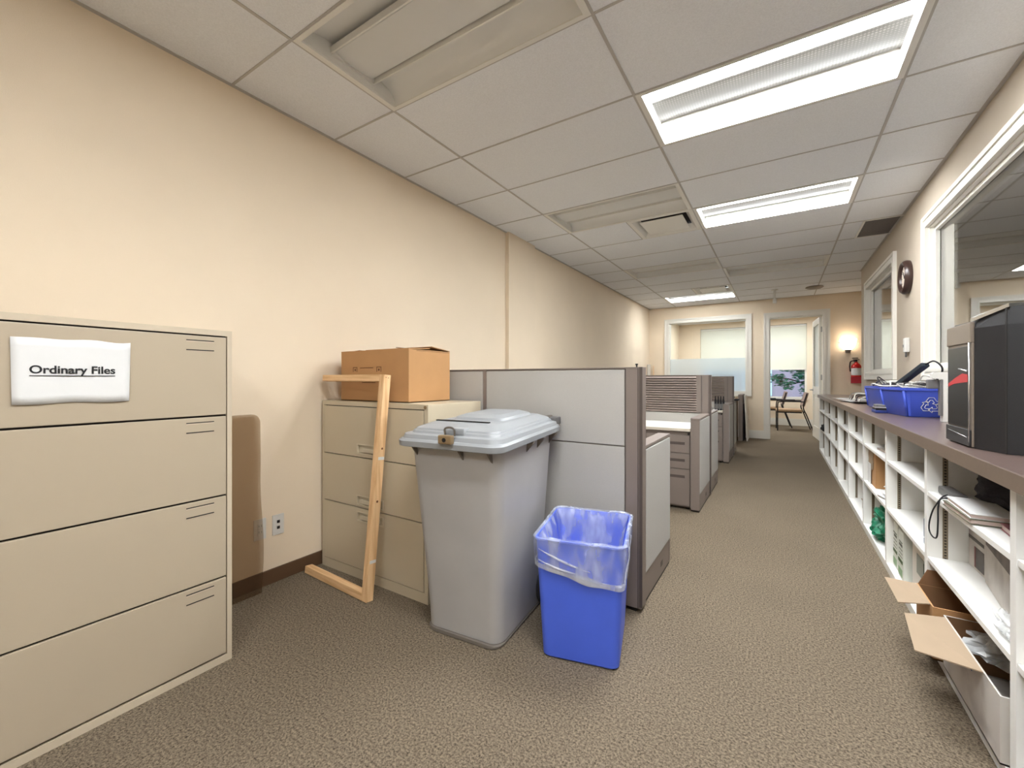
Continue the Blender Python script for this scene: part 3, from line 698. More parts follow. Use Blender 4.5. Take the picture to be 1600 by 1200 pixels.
loft(bm, [lidring(.53, -.335, .345, .05, .868), lidring(.545, -.345, .352, .055, .872), lidring(.548, -.347, .353, .055, .895), lidring(.535, -.338, .35, .055, .903),
          lidring(.525, -.332, .345, .055, .905), lidring(.515, -.325, .34, .055, .922), lidring(.47, -.298, .33, .05, .926), lidring(.462, -.292, .325, .05, .936), lidring(.45, -.285, .32, .05, .938),
          lidring(.442, -.28, .315, .05, .946), lidring(.36, -.225, .28, .045, .962), lidring(.345, -.21, .27, .04, .964)])
obj('lid', bm, LIDGREY, bt, False, .3)
bm = NB()
loft(bm, [[Vector((x, y, SL(y, .960)-.004)) for x, y in rr(.30, .36, .04, 5, .0, .085)], [Vector((x, y, SL(y, .975))) for x, y in rr(.27, .33, .04, 5, 0, .085)], [Vector((x, y, SL(y, .987))) for x, y in rr(.20, .25, .03, 5, 0, .085)]])
obj('lid_dome', bm, LIDGREY, bt, False, .3)
bm = NB(); pts = [(x, -.155-.12*(x*x) , SL(-.155, .968)) for x in [(-.175+.29*i/12) for i in range(13)]]
loft(bm, [[Vector((p[0], p[1]-.008, p[2]-.004)), Vector((p[0], p[1]+.008, p[2]-.004)), Vector((p[0], p[1]+.008, p[2]+.001)), Vector((p[0], p[1]-.008, p[2]+.001))] for p in pts]); obj('paper_slot', bm, BLACK, bt, False)
bm = NB(); box(bm, -.025, .075, -.30, -.20, .926, .957, bev=.008); obj('lock_recess', bm, LIDGREY, bt, False)
bm = NB(); tube(bm, spline([(-.03, -.33, .93), (-.03, -.335, .957), (-.005, -.335, .965), (.018, -.335, .957), (.018, -.33, .93)]), .0045, 8, mi=0); box(bm, -.04, .026, -.372, -.345, .898, .935, bev=.006, mi=1)
cyl(bm, (-.007, -.375, .916), .009, .004, 12, 'Y', mi=2);
for v in bm.verts: v.co.x += .03
obj('padlock', bm, [STEEL, BRASS, BLACK], bt, False)
bm = NB(); tube(bm, [(-.2, .345, .955), (.2, .345, .955)], .014, 10)
for s in (-1, 1): box(bm, s*.2-.012, s*.2+.012, .30, .362, .925, .972, bev=.004)
obj('handle', bm, BINDARK, bt, False)
bm = NB(); box(bm, .20, .255, .30, .375, .925, .965, bev=.006); obj('hinge_end', bm, GREYP, bt, False)
bm = NB()
for (x, y, nx, ny) in ((-.19, -.275, 0, -1), (.06, -.278, 0, -1), (.20, -.275, 0, -1), (.228, -.02, 1, 0), (.23, .10, 1, 0), (.232, .25, 1, 0), (-.228, -.15, -1, 0), (-.23, .1, -1, 0)):
    p = Vector((x, y, SL(y, .868))); n = Vector((nx, ny, 0)); s = Vector((ny, nx, 0))*.004
    a = [p-n*.02, p+n*.05, p-n*.015+Vector((0, 0, -.075))]
    gm = NB(); loft(gm, [[v-s for v in a], [v+s for v in a]])
    for f in gm.faces: f.smooth = False
    obj('gusset', gm, BINDARK, bt, False)
bm.free()
for s in (-1, 1):
    bm = NB(); cyl(bm, (s*.215-.02, .262, .101), .1, .04, 28, 'X', bev=.008); obj('wheel', bm, BLKM, bt, False)

# ---------------------------------------------------------------- blue bin with liner
bb = thing('wastebasket', 'blue rectangular recycling wastebasket with a clear liner folded over', 'wastebasket', (-.737, 1.792, 0), R(13.5))
RH = .505
def bring(f, inset=0, z=None): return [Vector((x, y, (RH*f if z is None else z))) for x, y in rr(.315+.045*f-inset, .375+.065*f-inset, .03, 5)]
bm = NB(); loft(bm, [bring(0, .02, 0.0), bring(0, 0, .01), bring(.5), bring(1, 0), bring(1, -.008, RH-.004), bring(1, -.006, RH+.004), bring(1, .008, RH+.003), bring(.5, .008), bring(.03, .01)]); obj('bin_body', bm, BLUE, bb, False)
# liner: outer skirt and inner bag, crumpled
def crump(p, amt, s=14): return p + Vector((noise.noise(p*s), noise.noise(p*s+Vector((7, 3, 1))), noise.noise(p*s+Vector((1, 9, 4))))) * amt
def dense(f, inset, z, m=4):
    base = bring(f, inset, z); o = []
    for i, a in enumerate(base):
        b = base[(i+1) % len(base)]; L_ = max(1, int((b-a).length/.012))
        for k in range(L_): o.append(a+(b-a)*k/L_)
    return o
def film(zs, insf, amt, sag):
    """rings along the same parameterisation"""
    ref = dense(1, 0, RH); n = len(ref); rings = []
    for q, z in enumerate(zs):
        f = max(0, min(1, z/RH)); w0, d0 = .315+.045*f-insf(z), .375+.065*f-insf(z); sx, sy = w0/.36, d0/.44
        ring = []
        for i, p in enumerate(ref):
            zz = z + sag(i/n, q/(len(zs)-1))
            v = Vector((p.x*sx, p.y*sy, zz)); d = Vector((p.x, p.y, 0)).normalized()
            fold = .5+.5*noise.noise(Vector((i*.22, z*5, 3)))
            v += d*(fold*amt*(min(1, q/2)))
            ring.append(v)
        rings.append(ring)
    return rings
bm = NB()
zs = [RH+.006-.012*k for k in range(10)]
loft(bm, film(zs, lambda z: -.016, .012, lambda a, t: t*(.028*math.sin(a*6.28*2+1.9)-.02)), 0, False, False); obj('liner_skirt', bm, LINER, bb, False)
bm = NB()
zs = [RH+.006-.02*k for k in range(22)]
def ins(z): return .014+.10*max(0, (RH-z)/RH)**1.2
rg = film(zs, ins, -.030, lambda a, t: 0); loft(bm, rg, 0, False, True); obj('liner_bag', bm, LINER, bb, False)
ref = dense(1, 0, RH); n = len(ref)
bm = NB(); ringpts = []
for i, p in enumerate(ref):
    a = i/n; z = RH-.108+(.028*math.sin(a*6.28*2+1.9)-.02)
    f = z/RH; d = Vector((p.x, p.y, 0)).normalized(); v = Vector((p.x*(.333+.045*f)/.36, p.y*(.393+.065*f)/.44, z)); ringpts.append(v+d*.008*noise.noise(Vector((i*.1, 0, 0))))
rings = []
for i in range(n):
    p = ringpts[i]; t0 = (ringpts[(i+1) % n]-ringpts[i-1]).normalized(); a = t0.cross(Vector((0, 0, 1))).normalized(); r_ = .009+.007*noise.noise(Vector((i*.11, 5, 0)))
    rings.append([p+a*math.cos(k*1.0472)*r_*.45+Vector((0, 0, 1))*math.sin(k*1.0472)*r_*1.4 for k in range(6)])
loft(bm, rings+[rings[0]], 0, False, False); obj('liner_hem', bm, LINERB, bb, False)
bm = NB()
rings = []
for i in range(n):
    p = Vector((ref[i].x*1.028, ref[i].y*1.024, RH+.006+.004*noise.noise(Vector((i*.2, 0, 9))))); t0 = (ref[(i+1) % n]-ref[i-1]).normalized(); a = t0.cross(Vector((0, 0, 1))).normalized()
    r_ = .009+.003*noise.noise(Vector((i*.3, 2, 0))); rings.append([p+a*math.cos(k*1.0472)*r_+Vector((0, 0, 1))*math.sin(k*1.0472)*r_*.8 for k in range(6)])
loft(bm, rings+[rings[0]], 0, False, False); obj('liner_rim', bm, LINER, bb, False)
# a slack fold running down across the front
bm = NB()
for (a, b) in (((-.160, -.232, .470), (.05, -.228, .400)), ((-.165, -.228, .425), (.0, -.226, .385))):
    tube(bm, [Vector(a)+(Vector(b)-Vector(a))*k/10+Vector((0, -.003*noise.noise(Vector((k*.6, a[0]*9, 0))), -.008*math.sin(k/10*3.14))) for k in range(11)], [.0015+.0035*math.sin(k/10*3.14) for k in range(11)], 6)
obj('liner_fold', bm, LINERB, bb, False)

# ---------------------------------------------------------------- partitions
PX = -.589; PL = -2.455
def high_panel(y0, y1, h, label, louvre=False, seams=(-1.5415,)):
    t = thing('partition_panel', label, 'partition', ((PL+PX)/2, y0, 0), group='high partition panels across the room')
    bm = NB()
    box(bm, PX-.072, PX+.010, y0, y1, .02, h, bev=.003)          # end post
    box(bm, PL, PX+.010, y0-.002, y1+.002, h, h+.006)            # cap
    for s in seams: box(bm, s-.012, s+.012, y0-.003, y1+.003, 0.02, h)
    box(bm, PL, PX-.07, y0+.006, y1-.006, .02, h)
    box(bm, PL, PL+.015, y0, y1, .02, h)
    obj('frame', bm, TAUPE, t)
    bm = NB(); box(bm, PX-.002, PX+.013, y0-.003, y0+.004, .03, h+.006); box(bm, PX-.074, PX-.071, y0-.003, y0, .02, h); box(bm, PX-.01, PX-.006, y0-.0025, y0+.001, .02, h); obj('post_groove', bm, TAUPED, t)
    bm = NB(); box(bm, PX-.05, PX-.02, y0+.01, y1-.01, 0, .02); box(bm, PL+.1, PL+.14, y0+.01, y1-.01, 0, .02); obj('glide', bm, BLACK, t)
    xs = [PL+.015]+[v for s in seams for v in (s-.012, s+.012)]+[PX-.074]
    for a, b in zip(xs[::2], xs[1::2]):
        for z0, z1 in ((.03, .823), (.829, h-.006)):
            up = z0 > .5
            for (ya, yb) in ((y0-.004, y0+.007), (y1-.007, y1+.004)):
                if louvre and up and ya < (y0+y1)/2:
                    bm = NB(); nn = 15; hh = (z1-z0)/nn
                    box(bm, a+.002, b-.002, ya+.004, yb, z0, z1)
                    for q in ((a+.002, a+.02, z0, z1), (b-.046, b-.002, z0, z1)): box(bm, q[0], q[1], ya-.004, yb, q[2], q[3], 1)
                    obj('louvre_back', bm, [TAUPED, TAUPE], t)
                    bm = NB()
                    for k in range(nn):
                        z = z0+k*hh; loft(bm, [[Vector((x, ya+.004, z+hh*.12)), Vector((x, ya-.016, z+hh*.22)), Vector((x, ya-.016, z+hh*.48)), Vector((x, ya+.004, z+hh*.95))] for x in (a+.02, b-.046)])
                    for f in bm.faces: f.smooth = False
                    obj('louvre', bm, TAUPEL, t)
                else:
                    bm = NB(); box(bm, a+.002, b-.002, ya, yb, z0, z1, bev=.003); obj('fabric_tile', bm, FABRIC, t)
    return t
high_panel(2.121, 2.202, 1.223, 'nearest high grey fabric partition, behind the wheeled bin')
bm = NB(); cyl(bm, (PX-.026, 2.16, 1.229), .004, .012, 8); cyl(bm, (PX-.026, 2.16, 1.241), .007, .006, 8)
tag(obj('push_pin', bm, BLKM), 'tiny dark pin standing on top of the nearest high partition', 'pin')
high_panel(4.61, 4.695, 1.203, 'second high partition with brown louvred upper half', True)
high_panel(7.13, 7.215, 1.203, 'third, farthest high partition with brown louvred upper half', True)
def wing(y0, y1, label, h=.823, near_post=True):
    t = thing('low_partition', label, 'partition', (PX-.035, (y0+y1)/2, 0), group='low partition wings along the aisle')
    x0, x1 = PX-.072, PX
    bm = NB(); box(bm, x0+.006, x1-.006, y0+.01, y1-.01, .16, h-.02); box(bm, x0-.001, x1+.001, y0-.001, y1+.001, h-.018, h, bev=.003)
    box(bm, x0, x1, y0, y0+.02, .02, h-.018); box(bm, x0, x1, y1-.02, y1, .02, h-.018)
    obj('frame', bm, TAUPE, t)
    bm = NB(); box(bm, x0+.002, x1-.002, y0+.006, y1-.006, .012, .155, bev=.003); obj('base_raceway', bm, TAUPE, t)
    bm = NB(); box(bm, x1-.0025, x1-.0012, y1-.24, y1-.19, .06, .09); obj('outlet_cover', bm, TAUPED, t)
    bm = NB(); box(bm, x0+.004, x1-.004, y0+.01, y1-.01, 0, .012); obj('kick_strip', bm, BLACK, t)
    for xa, xb in ((x1-.008, x1+.004), (x0-.004, x0+.008)):
        bm = NB(); box(bm, xa, xb, y0+.022, y1-.014, .162, h-.022, bev=.003); obj('fabric_tile', bm, FABRIC, t)
wing(2.205, 2.81, 'low partition wing beside the nearest high panel, aisle side')
wing(3.988, 4.607, 'low partition wing in front of the second high panel, beside the drawers')
wing(4.70, 5.285, 'low partition wing just beyond the second high panel')
wing(6.545, 7.127, 'low partition wing in front of the third high panel')
wing(7.22, 7.72, 'farthest low partition wing, beyond the third high panel')
# desks and pedestals
for (yb, lab1, lab2) in ((4.604, 'white desk surface below the second high partition', 'taupe three-drawer pedestal under the nearer white desk'), (7.124, 'white desk surface below the third high partition', 'taupe three-drawer pedestal under the farther white desk')):
    t = thing('desk', lab1, 'desk', (-1.55, yb-.3, 0), group='white desks in the cubicles')
    bm = NB(); box(bm, PL+.03, PX-.078, yb-.60, yb-.002, .700, .728, bev=.004); obj('worktop', bm, LAM, t)
    bm = NB(); box(bm, PL+.03, PX-.078, yb-.602, yb-.5985, .702, .726); obj('edge_band', bm, mat('edge_band', (205, 196, 180), .5), t)
    bm = NB(); box(bm, PL+.06, PL+.09, yb-.55, yb-.03, 0, .70); obj('support_leg', bm, TAUPE, t)
    bm = NB(); box(bm, PL+.09, -1.1, yb-.035, yb-.02, .35, .70); obj('modesty_panel', bm, TAUPE, t)
    p = thing('drawer_pedestal', lab2, 'drawer unit', (-.87, yb-.3, 0), group='drawer pedestals')
    y0 = yb-.585
    B('body', TAUPE, p, -1.06, -.668, y0+.012, yb-.04, .02, .699, bev=.003)
    bm = NB()
    for x in (-1.04, -.70):
        for y in (y0+.04, yb-.07): cyl(bm, (x, y, 0), .012, .022, 10)
    obj('glide', bm, BLACK, p)
    for (z0, z1, hz) in ((.506, .664, .592), (.366, .50, .440), (.035, .36, .294)):
        bm = NB(); box(bm, -1.055, -.674, y0-.004, y0+.012, z0, z1, bev=.002); dr = obj('drawer', bm, TAUPE, p)
        bm = NB(); box(bm, -1.01, -.715, y0-.0055, y0-.002, hz-.012, hz+.012); obj('handle', bm, TAUPED, dr)
    bm = NB(); cyl(bm, (-.682, y0-.008, .68), .010, .012, 12, 'Y'); obj('lock', bm, BLACK, p)
# small bottles on the farther desk
for k in range(4):
    x = -.765+k*.034
    t = thing('bottle', ['slim black bottle with grey band on the farther desk, first from the left', 'slim black bottle with grey band on the farther desk, second from the left', 'slim black bottle with grey band on the farther desk, third from the left', 'slim black bottle on the farther desk, rightmost, beside the partition wing'][k], 'bottle', (x, 6.60, .728), group='slim black bottles on the desk')
    bm = NB(); lathe(bm, (x, 6.60, .728), [(.013, 0), (.0145, .005), (.0145, .13), (.008, .16), (.007, .20)], 12); obj('bottle_body', bm, BLKM, t)
    bm = NB(); lathe(bm, (x, 6.60, .75), [(.015, 0), (.015, .07)], 12, cap0=False, cap1=False); obj('label_band', bm, GREYP, t)
# things at the far end of the cubicles
t = thing('desk_telephone', 'black device resting on top of the farthest low wing', 'telephone', (PX-.036, 7.62, .823))
bm = NB(); box(bm, PX-.09, PX+.045, 7.52, 7.70, .824, .852, bev=.006); obj('base', bm, BLKM, t)
bm = NB(); box(bm, PX-.06, PX-.02, 7.50, 7.72, .858, .888, bev=.01); box(bm, PX-.05, PX-.03, 7.53, 7.69, .85, .86); obj('handset', bm, BLKM, t)
def leaner(name, lab, cat, m, x0, x1, y0, y1, h, dx, grp='boards leaning by the far wall'):
    bm = NB(); vs = []
    box(bm, x0, x1, y0, y1, 0, h, bev=.003)
    for v in bm.verts: v.co.x += dx*(1-v.co.z/h)
    return tag(obj(name, bm, m), lab, cat, grp)
leaner('leaning_panel', 'brown board edge standing behind the farthest low wing', 'board', mat('brown_board', (138, 102, 66), .7), -.71, -.69, 8.3, 9.4, .80, .0)
leaner('leaning_panel', 'dark taupe partition panel standing on edge near the far wall', 'board', TAUPE, -.66, -.585, 9.05, 9.58, .875, .0)
leaner('leaning_panel', 'thin black board leaning between the taupe panel and the white board', 'board', BLKM, -.578, -.570, 9.08, 9.58, .70, .0)
leaner('leaning_panel', 'white board leaning against the upright panel under the far window', 'board', TRIMW, -.565, -.545, 9.08, 9.56, .86, .04)
leaner('leaning_panel', 'narrow white board standing in the far left corner', 'board', TRIMW, -2.452, -2.42, 9.42, 9.58, 1.49, .0)
leaner('wooden_stick', 'thin brown wooden stick standing in the far left corner', 'stick', WOODZ, -2.36, -2.345, 9.56, 9.575, 1.46, .0, None)

# ---------------------------------------------------------------- guest chairs in the back room
def guest_chair(loc, rz, label):
    t = thing('guest_chair', label, 'chair', loc, rz, 'guest chairs in the room beyond')
    # faces local -X ; seat 0.5 x 0.52
    bm = NB(); box(bm, -.27, .22, -.25, .25, .43, .485, bev=.02); obj('seat', bm, CHAIRS_, t, False)
    bm = NB(); box(bm, -.255, .215, -.24, .24, .405, .429); obj('seat_frame', bm, BLKM, t, False)
    M = Matrix.Translation((.22, 0, .50)) @ Matrix.Rotation(R(14), 4, 'Y'); bm = NB(); box(bm, -.02, .03, -.24, .24, .06, .38, bev=.018, M=M); obj('backrest', bm, CHAIRF, t, False)
    for s in (-1, 1):
        bm = NB(); tube(bm, spline([(-.25, s*.27, 0), (-.25, s*.27, .35), (-.245, s*.27, .60), (-.20, s*.27, .655), (.05, s*.27, .665), (.24, s*.265, .66)]), .012); obj('front_leg', bm, BLKM, t, False)
        bm = NB(); tube(bm, spline([(.42, s*.27, 0), (.30, s*.265, .35), (.235, s*.26, .55), (.30, s*.25, .84)]), .012); obj('rear_leg', bm, BLKM, t, False)
        bm = NB(); box(bm, -.2, .12, s*.27-.022, s*.27+.022, .668, .69, bev=.008); obj('armrest', bm, BLKM, t, False)
    bm = NB(); tube(bm, [(-.25, -.27, .41), (-.25, .27, .41)], .010); tube(bm, [(.25, -.26, .43), (.25, .26, .43)], .010); obj('crossbar', bm, BLKM, t, False)
    return t
guest_chair((.20, 11.62, 0), R(3), 'front guest chair with tan seat beyond the doorway')
guest_chair((-.18, 12.30, 0), R(3), 'rear guest chair by the back window, partly cut by the door frame')

# ---------------------------------------------------------------- cubby shelving and countertop
CXF, CXB = .55, .985
t = thing('shelving_unit', 'long white open cubby shelving unit under the brown countertop', 'shelving', (.77, 4.5, 0))
divs = [.075, .908, 1.741, 2.574, 3.407, 4.240, 5.073, 5.906, 6.739, 7.572]
bm = NB(); box(bm, CXB-.012, CXB, .06, 8.5, .0, .866); obj('back_panel', bm, MELW, t)
bm = NB(); box(bm, CXF, CXB-.012, .06, 8.5, .03, .052); box(bm, CXF+.004, CXF+.02, .06, 8.5, 0, .03); obj('base_shelf', bm, MELW, t)
ends = divs+[8.465]
for y in ends:
    bm = NB(); box(bm, CXF, CXB-.012, y-.018, y+.018, .052, .866); dv = obj('divider', bm, MELW, t)
    for x in (.600, .90):
        for s in (-1, 1):
            yy = y+s*.0188
            bm = NB(); box(bm, x, x+.017, yy-.0012, yy+.0012, .06, .86); st = obj('shelf_standard', bm, STD, dv)
            if x < .7 and s < 0 and y < 6:
                bm = NB(); z = .07
                while z < .85: box(bm, x+.005, x+.012, yy-.0018, yy-.0008, z, z+.005); z += .0127
                obj('slot_marks', bm, BLACK, st)
for k in range(len(ends)-1):
    for z in (.655, .368):
        bm = NB(); box(bm, CXF+.002, CXB-.012, ends[k]+.019, ends[k+1]-.019, z, z+.020, bev=.0015); obj('shelf', bm, MELW, t)
t = thing('countertop', 'long brown laminate countertop on the white shelving along the right wall', 'countertop', (.77, 4.5, .867))
bm = NB(); box(bm, .528, RX-.002, .02, 8.53, .868, .92, bev=.004); obj('top_slab', bm, TOPB, t)
bm = NB(); box(bm, .5265, .5285, .025, 8.525, .870, .918); obj('edge_band', bm, TOPE, t)
CT = .921

# ---------------------------------------------------------------- countertop objects
t = thing('office_shredder', 'large black office machine with a dark front window, nearest on the counter', 'shredder', (.80, 2.2, CT))
def prism(bm, pts, z0, z1, mi=0):
    loft(bm, [[Vector((x, y, z0)) for x, y in pts], [Vector((x, y, z1)) for x, y in pts]], mi)
    for f in bm.faces: f.smooth = False
foot = [(.590, 2.42), (.590, 2.16), (.635, 2.05), (.97, 2.01), (.985, 2.42)]
bm = NB(); loft(bm, [[Vector((x, y, CT)) for x, y in foot], [Vector((x, y, 1.35)) for x, y in foot], [Vector(p) for p in ((.60, 2.40, 1.385), (.60, 2.17, 1.38), (.645, 2.06, 1.41), (.97, 2.02, 1.42), (.985, 2.42, 1.42))]])
for f in bm.faces: f.smooth = False
obj('housing', bm, BLKP, t)
bm = NB(); box(bm, .580, .592, 2.165, 2.42, 1.30, 1.375, bev=.004); box(bm, .584, .591, 2.165, 2.42, CT+.003, 1.30, bev=.003); obj('front_panel', bm, BEIGEP, t)
bm = NB(); box(bm, .580, .5845, 2.185, 2.405, .99, 1.29, bev=.002); obj('window', bm, BLKG, t)
bm = NB(); box(bm, .578, .5845, 2.168, 2.42, CT+.004, .985, bev=.003); obj('lower_panel', bm, BLKP, t)
bm = NB(); tube(bm, [(.5785, 2.19, .955), (.5785, 2.39, .968)], .0018); tube(bm, [(.579, 2.172, .94), (.579, 2.172, 1.3)], .003); obj('trim_line', bm, SILV, t)
bm = NB(); loft(bm, [[Vector(p) for p in ((.583, 2.19, 1.158), (.583, 2.19, 1.185), (.583, 2.24, 1.19), (.583, 2.32, 1.172), (.583, 2.395, 1.150), (.583, 2.395, 1.138), (.583, 2.33, 1.150), (.583, 2.25, 1.155))][::1], [Vector(p) for p in ((.579, 2.19, 1.158), (.579, 2.19, 1.185), (.579, 2.24, 1.19), (.579, 2.32, 1.172), (.579, 2.395, 1.150), (.579, 2.395, 1.138), (.579, 2.33, 1.150), (.579, 2.25, 1.155))]])
for f in bm.faces: f.smooth = False
obj('red_insert', bm, RED, t)
bm = NB(); tube(bm, [(.578, 2.19, 1.197), (.578, 2.27, 1.208)], .003); obj('grey_insert', bm, SILV, t)
bm = NB(); loft(bm, [[Vector(p) for p in ((.590, 2.20, 1.378), (.59, 2.165, 1.378), (.640, 2.055, 1.408), (.70, 2.08, 1.41))], [Vector(p) for p in ((.590, 2.20, 1.392), (.59, 2.165, 1.390), (.640, 2.055, 1.420), (.70, 2.08, 1.422))]])
for f in bm.faces: f.smooth = False
obj('top_trim', bm, SILV, t)
bm = NB(); box(bm, .632, .634, 2.046, 2.056, CT, 1.405); obj('seam', bm, BLACK, t)
# white appliance behind it
t = thing('white_appliance', 'white curved plastic appliance with a grey side panel, between black machine and blue box', 'appliance', (.86, 3.42, CT))
bm = NB(); pr = [(.77, CT), (.985, CT), (.985, 1.21), (.77, 1.21)]
outl = [(.80, CT), (.985, CT)]+[(.985-.05+.05*math.cos(R(a)), 1.155+.05*math.sin(R(a))) for a in (0, 30, 60, 90)]+[(.765, 1.21), (.755, 1.20), (.755, 1.175), (.80, 1.168)]
loft(bm, [[Vector((x, 3.40, z)) for x, z in outl], [Vector((x, 3.45, z)) for x, z in outl]])
for f in bm.faces: f.smooth = False
obj('shell', bm, WHP, t)
B('side_panel', GREYP, t, .788, .800, 3.396, 3.44, .955, 1.165, bev=.003)
B('grey_block', GREYP, t, .742, .789, 3.42, 3.47, 1.112, 1.166, bev=.006)
bm = NB(); box(bm, .815, .835, 3.388, 3.401, 1.03, 1.14, bev=.008); obj('grip', bm, METW, t)
# blue recycling boxes
def blue_box(loc, rz, label, w_, d_, h_=.188):
    t = thing('recycling_box', label, 'recycling box', loc, rz, group='blue recycling boxes on the counter')
    def rg(f, i, z): return [Vector((x, y, z)) for x, y in rr(w_*(.90+.10*f)-i, d_*(.90+.10*f)-i, .025, 4)]
    bm = NB(); loft(bm, [rg(0, .01, 0), rg(0, 0, .006), rg(.9, 0, h_*.9), rg(1, -.012, h_*.91), rg(1, -.012, h_), rg(1, .01, h_), rg(.1, .012, .012)]); obj('box_body', bm, BLUE2, t, False)
    bm = NB()
    for sx in (-1, 1):
        for sy in (-1, 1): bm = NB(); tube(bm, [(sx*w_*.45*.98, sy*d_*.43, .01), (sx*w_*.5, sy*d_*.46, h_*.9)], .008, 8); obj('corner_rib', bm, BLUE2, t, False)
    return t
b1 = blue_box((.832, 3.93, CT), R(9), 'nearer blue recycling box with white arrows symbol, full of cables', .345, .40, .19)
# recycling symbol: three bent arrows on the -Y face
bm = NB()
sc_, cx_, cz_ = .050, -.038, .078
for k in range(3):
    a = R(90+120*k)
    def rot(x, z, k=k): c, s = math.cos(R(120*k)), math.sin(R(120*k)); return (x*c-z*s, x*s+z*c)
    arrow = [(-.55, .42), (-.25, .95), (.25, .95), (.55, .45), (.75, .55), (.62, .02), (.12, .18), (.32, .30), (.1, .62), (-.1, .62), (-.3, .28)]
    pts = [rot(x, z+.05) for x, z in arrow]
    P3 = [Vector((cx_+x*sc_, 0, cz_+z*sc_)) for x, z in pts]
    # outline strokes only
    for i in range(len(P3)):
        a_, b_ = P3[i], P3[(i+1) % len(P3)]
        off = lambda p: Vector((p.x, -.200*(.90+.10*(p.z/.19))-.0015, p.z))
        tube(bm, [off(a_), off(b_)], .0016, 4)
bmesh.ops.transform(bm, matrix=Matrix.Identity(4), verts=bm.verts)
obj('recycling_symbol', bm, WHP, b1, False)
b2 = blue_box((.830, 4.72, CT), R(3), 'farther blue recycling box behind the first, holding cables', .30, .62, .185)
# power bar and cables
t = thing('power_bar', 'black power bar sticking up out of the nearer blue box', 'power bar', (.80, 4.0, 1.1))
M = Matrix.Translation((.76, 4.26, 1.125)) @ Matrix.Rotation(R(-68), 4, 'Z') @ Matrix.Rotation(R(-29), 4, 'Y')
bm = NB(); box(bm, 0, .30, -.024, .024, -.015, .015, bev=.006, M=M); obj('housing', bm, mat('power_bar_black', (34, 44, 54), .4), t)
bm = NB()
for k in range(5): box(bm, .03+k*.05, .055+k*.05, -.012, .012, .0147, .0165, M=M)
obj('socket', bm, BLKG, t)
e = M @ Vector((.30, 0, 0)); s0 = M @ Vector((0, 0, 0))
bm = NB(); tube(bm, spline([e, e+Vector((.03, -.06, .02)), e+Vector((.06, -.10, -.03)), e+Vector((.05, -.05, -.10)), e+Vector((0, .05, -.14)), (.80, 4.05, 1.115)]), .0055); obj('cord', bm, BLKM, t)
def cable(pts, r, m, label, grp='loose cables on the counter'):
    bm = NB(); tube(bm, spline(pts), r, 6); return tag(obj('cable', bm, m), label, 'cable', grp)
WHC = mat('white_cable', (225, 222, 212), .5); BKC = mat('black_cable', (34, 30, 34), .5); GYC = mat('grey_cable', (150, 146, 138), .5)
cable([(.72, 4.55, 1.11), (.70, 4.65, 1.17), (.73, 4.80, 1.185), (.76, 4.70, 1.14), (.73, 4.5, 1.115)], .005, BKC, 'black cable looping above the farther blue box')
cable([(.72, 5.0, 1.11), (.75, 4.85, 1.165), (.72, 4.62, 1.15), (.72, 4.35, 1.12), (.78, 4.10, 1.12)], .005, BKC, 'black cable running from the farther box toward the power bar')
cable([(.70, 4.95, 1.12), (.68, 4.7, 1.13), (.69, 4.4, 1.115), (.74, 4.12, 1.12)], .005, WHC, 'white cable lying along both blue box rims')
cable([(.72, 4.08, 1.118), (.80, 4.05, 1.14), (.90, 4.0, 1.125), (.95, 3.85, 1.12)], .006, WHC, 'white cable across the top of the nearer blue box')
cable([(.82, 4.0, 1.12), (.84, 4.0, 1.19), (.88, 3.92, 1.17), (.90, 3.84, 1.12)], .004, GYC, 'grey thin cable arching inside the nearer blue box')
cable([(.76, 4.04, 1.12), (.83, 4.02, 1.15), (.9, 3.95, 1.14), (.93, 3.95, 1.12)], .006, BKC, 'black cable coiled inside the nearer blue box')
cable([(.97, 2.60, .925), (.93, 2.62, 1.12), (.93, 2.62, 1.22), (.96, 2.60, 1.25), (.98, 2.58, 1.2), (.965, 2.57, 1.17)], .004, BKC, 'black wire loop showing behind the black machine')
def clump(bm, c, r, n=60, sz=None, seed=1):
    rnd = random.Random(seed)
    bmesh.ops.create_icosphere(bm, subdivisions=3, radius=1)
def blob(name, c, size, m, label, cat, seed=0, amp=.25, sub=4, group=None, flatb=True):
    bm = NB(); bmesh.ops.create_icosphere(bm, subdivisions=sub, radius=1)
    for v in bm.verts:
        p = v.co.copy(); k = 1+amp*noise.noise(p*2.2+Vector((seed, 0, 0)))+amp*.5*noise.noise(p*6+Vector((0, seed, 0)))
        q = Vector((p.x*size[0]*k, p.y*size[1]*k, p.z*size[2]*k))
        if flatb: q.z = max(q.z, -size[2]*.8)
        v.co = q+Vector(c)
    for f in bm.faces: f.smooth = True
    zmin = min(v.co.z for v in bm.verts)
    return tag(obj(name, bm, m), label, cat, group)
# tangle filling the boxes
bm = NB(); rnd = random.Random(4)
for k in range(22):
    p = [(.832+rnd.uniform(-.12, .12), 3.93+rnd.uniform(-.15, .15), 1.08+rnd.uniform(0, .065)) for _ in range(5)]; tube(bm, spline(p, 6), .0065 if k % 3 else .004, 5, k % 3)
tag(obj('cable_tangle', bm, [WHC, GYC, BKC]), 'tangle of white, grey and black cables filling the nearer blue box', 'cables', kind='stuff')
bm = NB()
for k in range(20):
    p = [(.830+rnd.uniform(-.10, .10), 4.72+rnd.uniform(-.26, .26), 1.08+rnd.uniform(0, .07)) for _ in range(5)]; tube(bm, spline(p, 6), .005, 5, k % 2)
tag(obj('cable_tangle', bm, [BKC, WHC]), 'tangle of black and white cables filling the farther blue box', 'cables', kind='stuff')
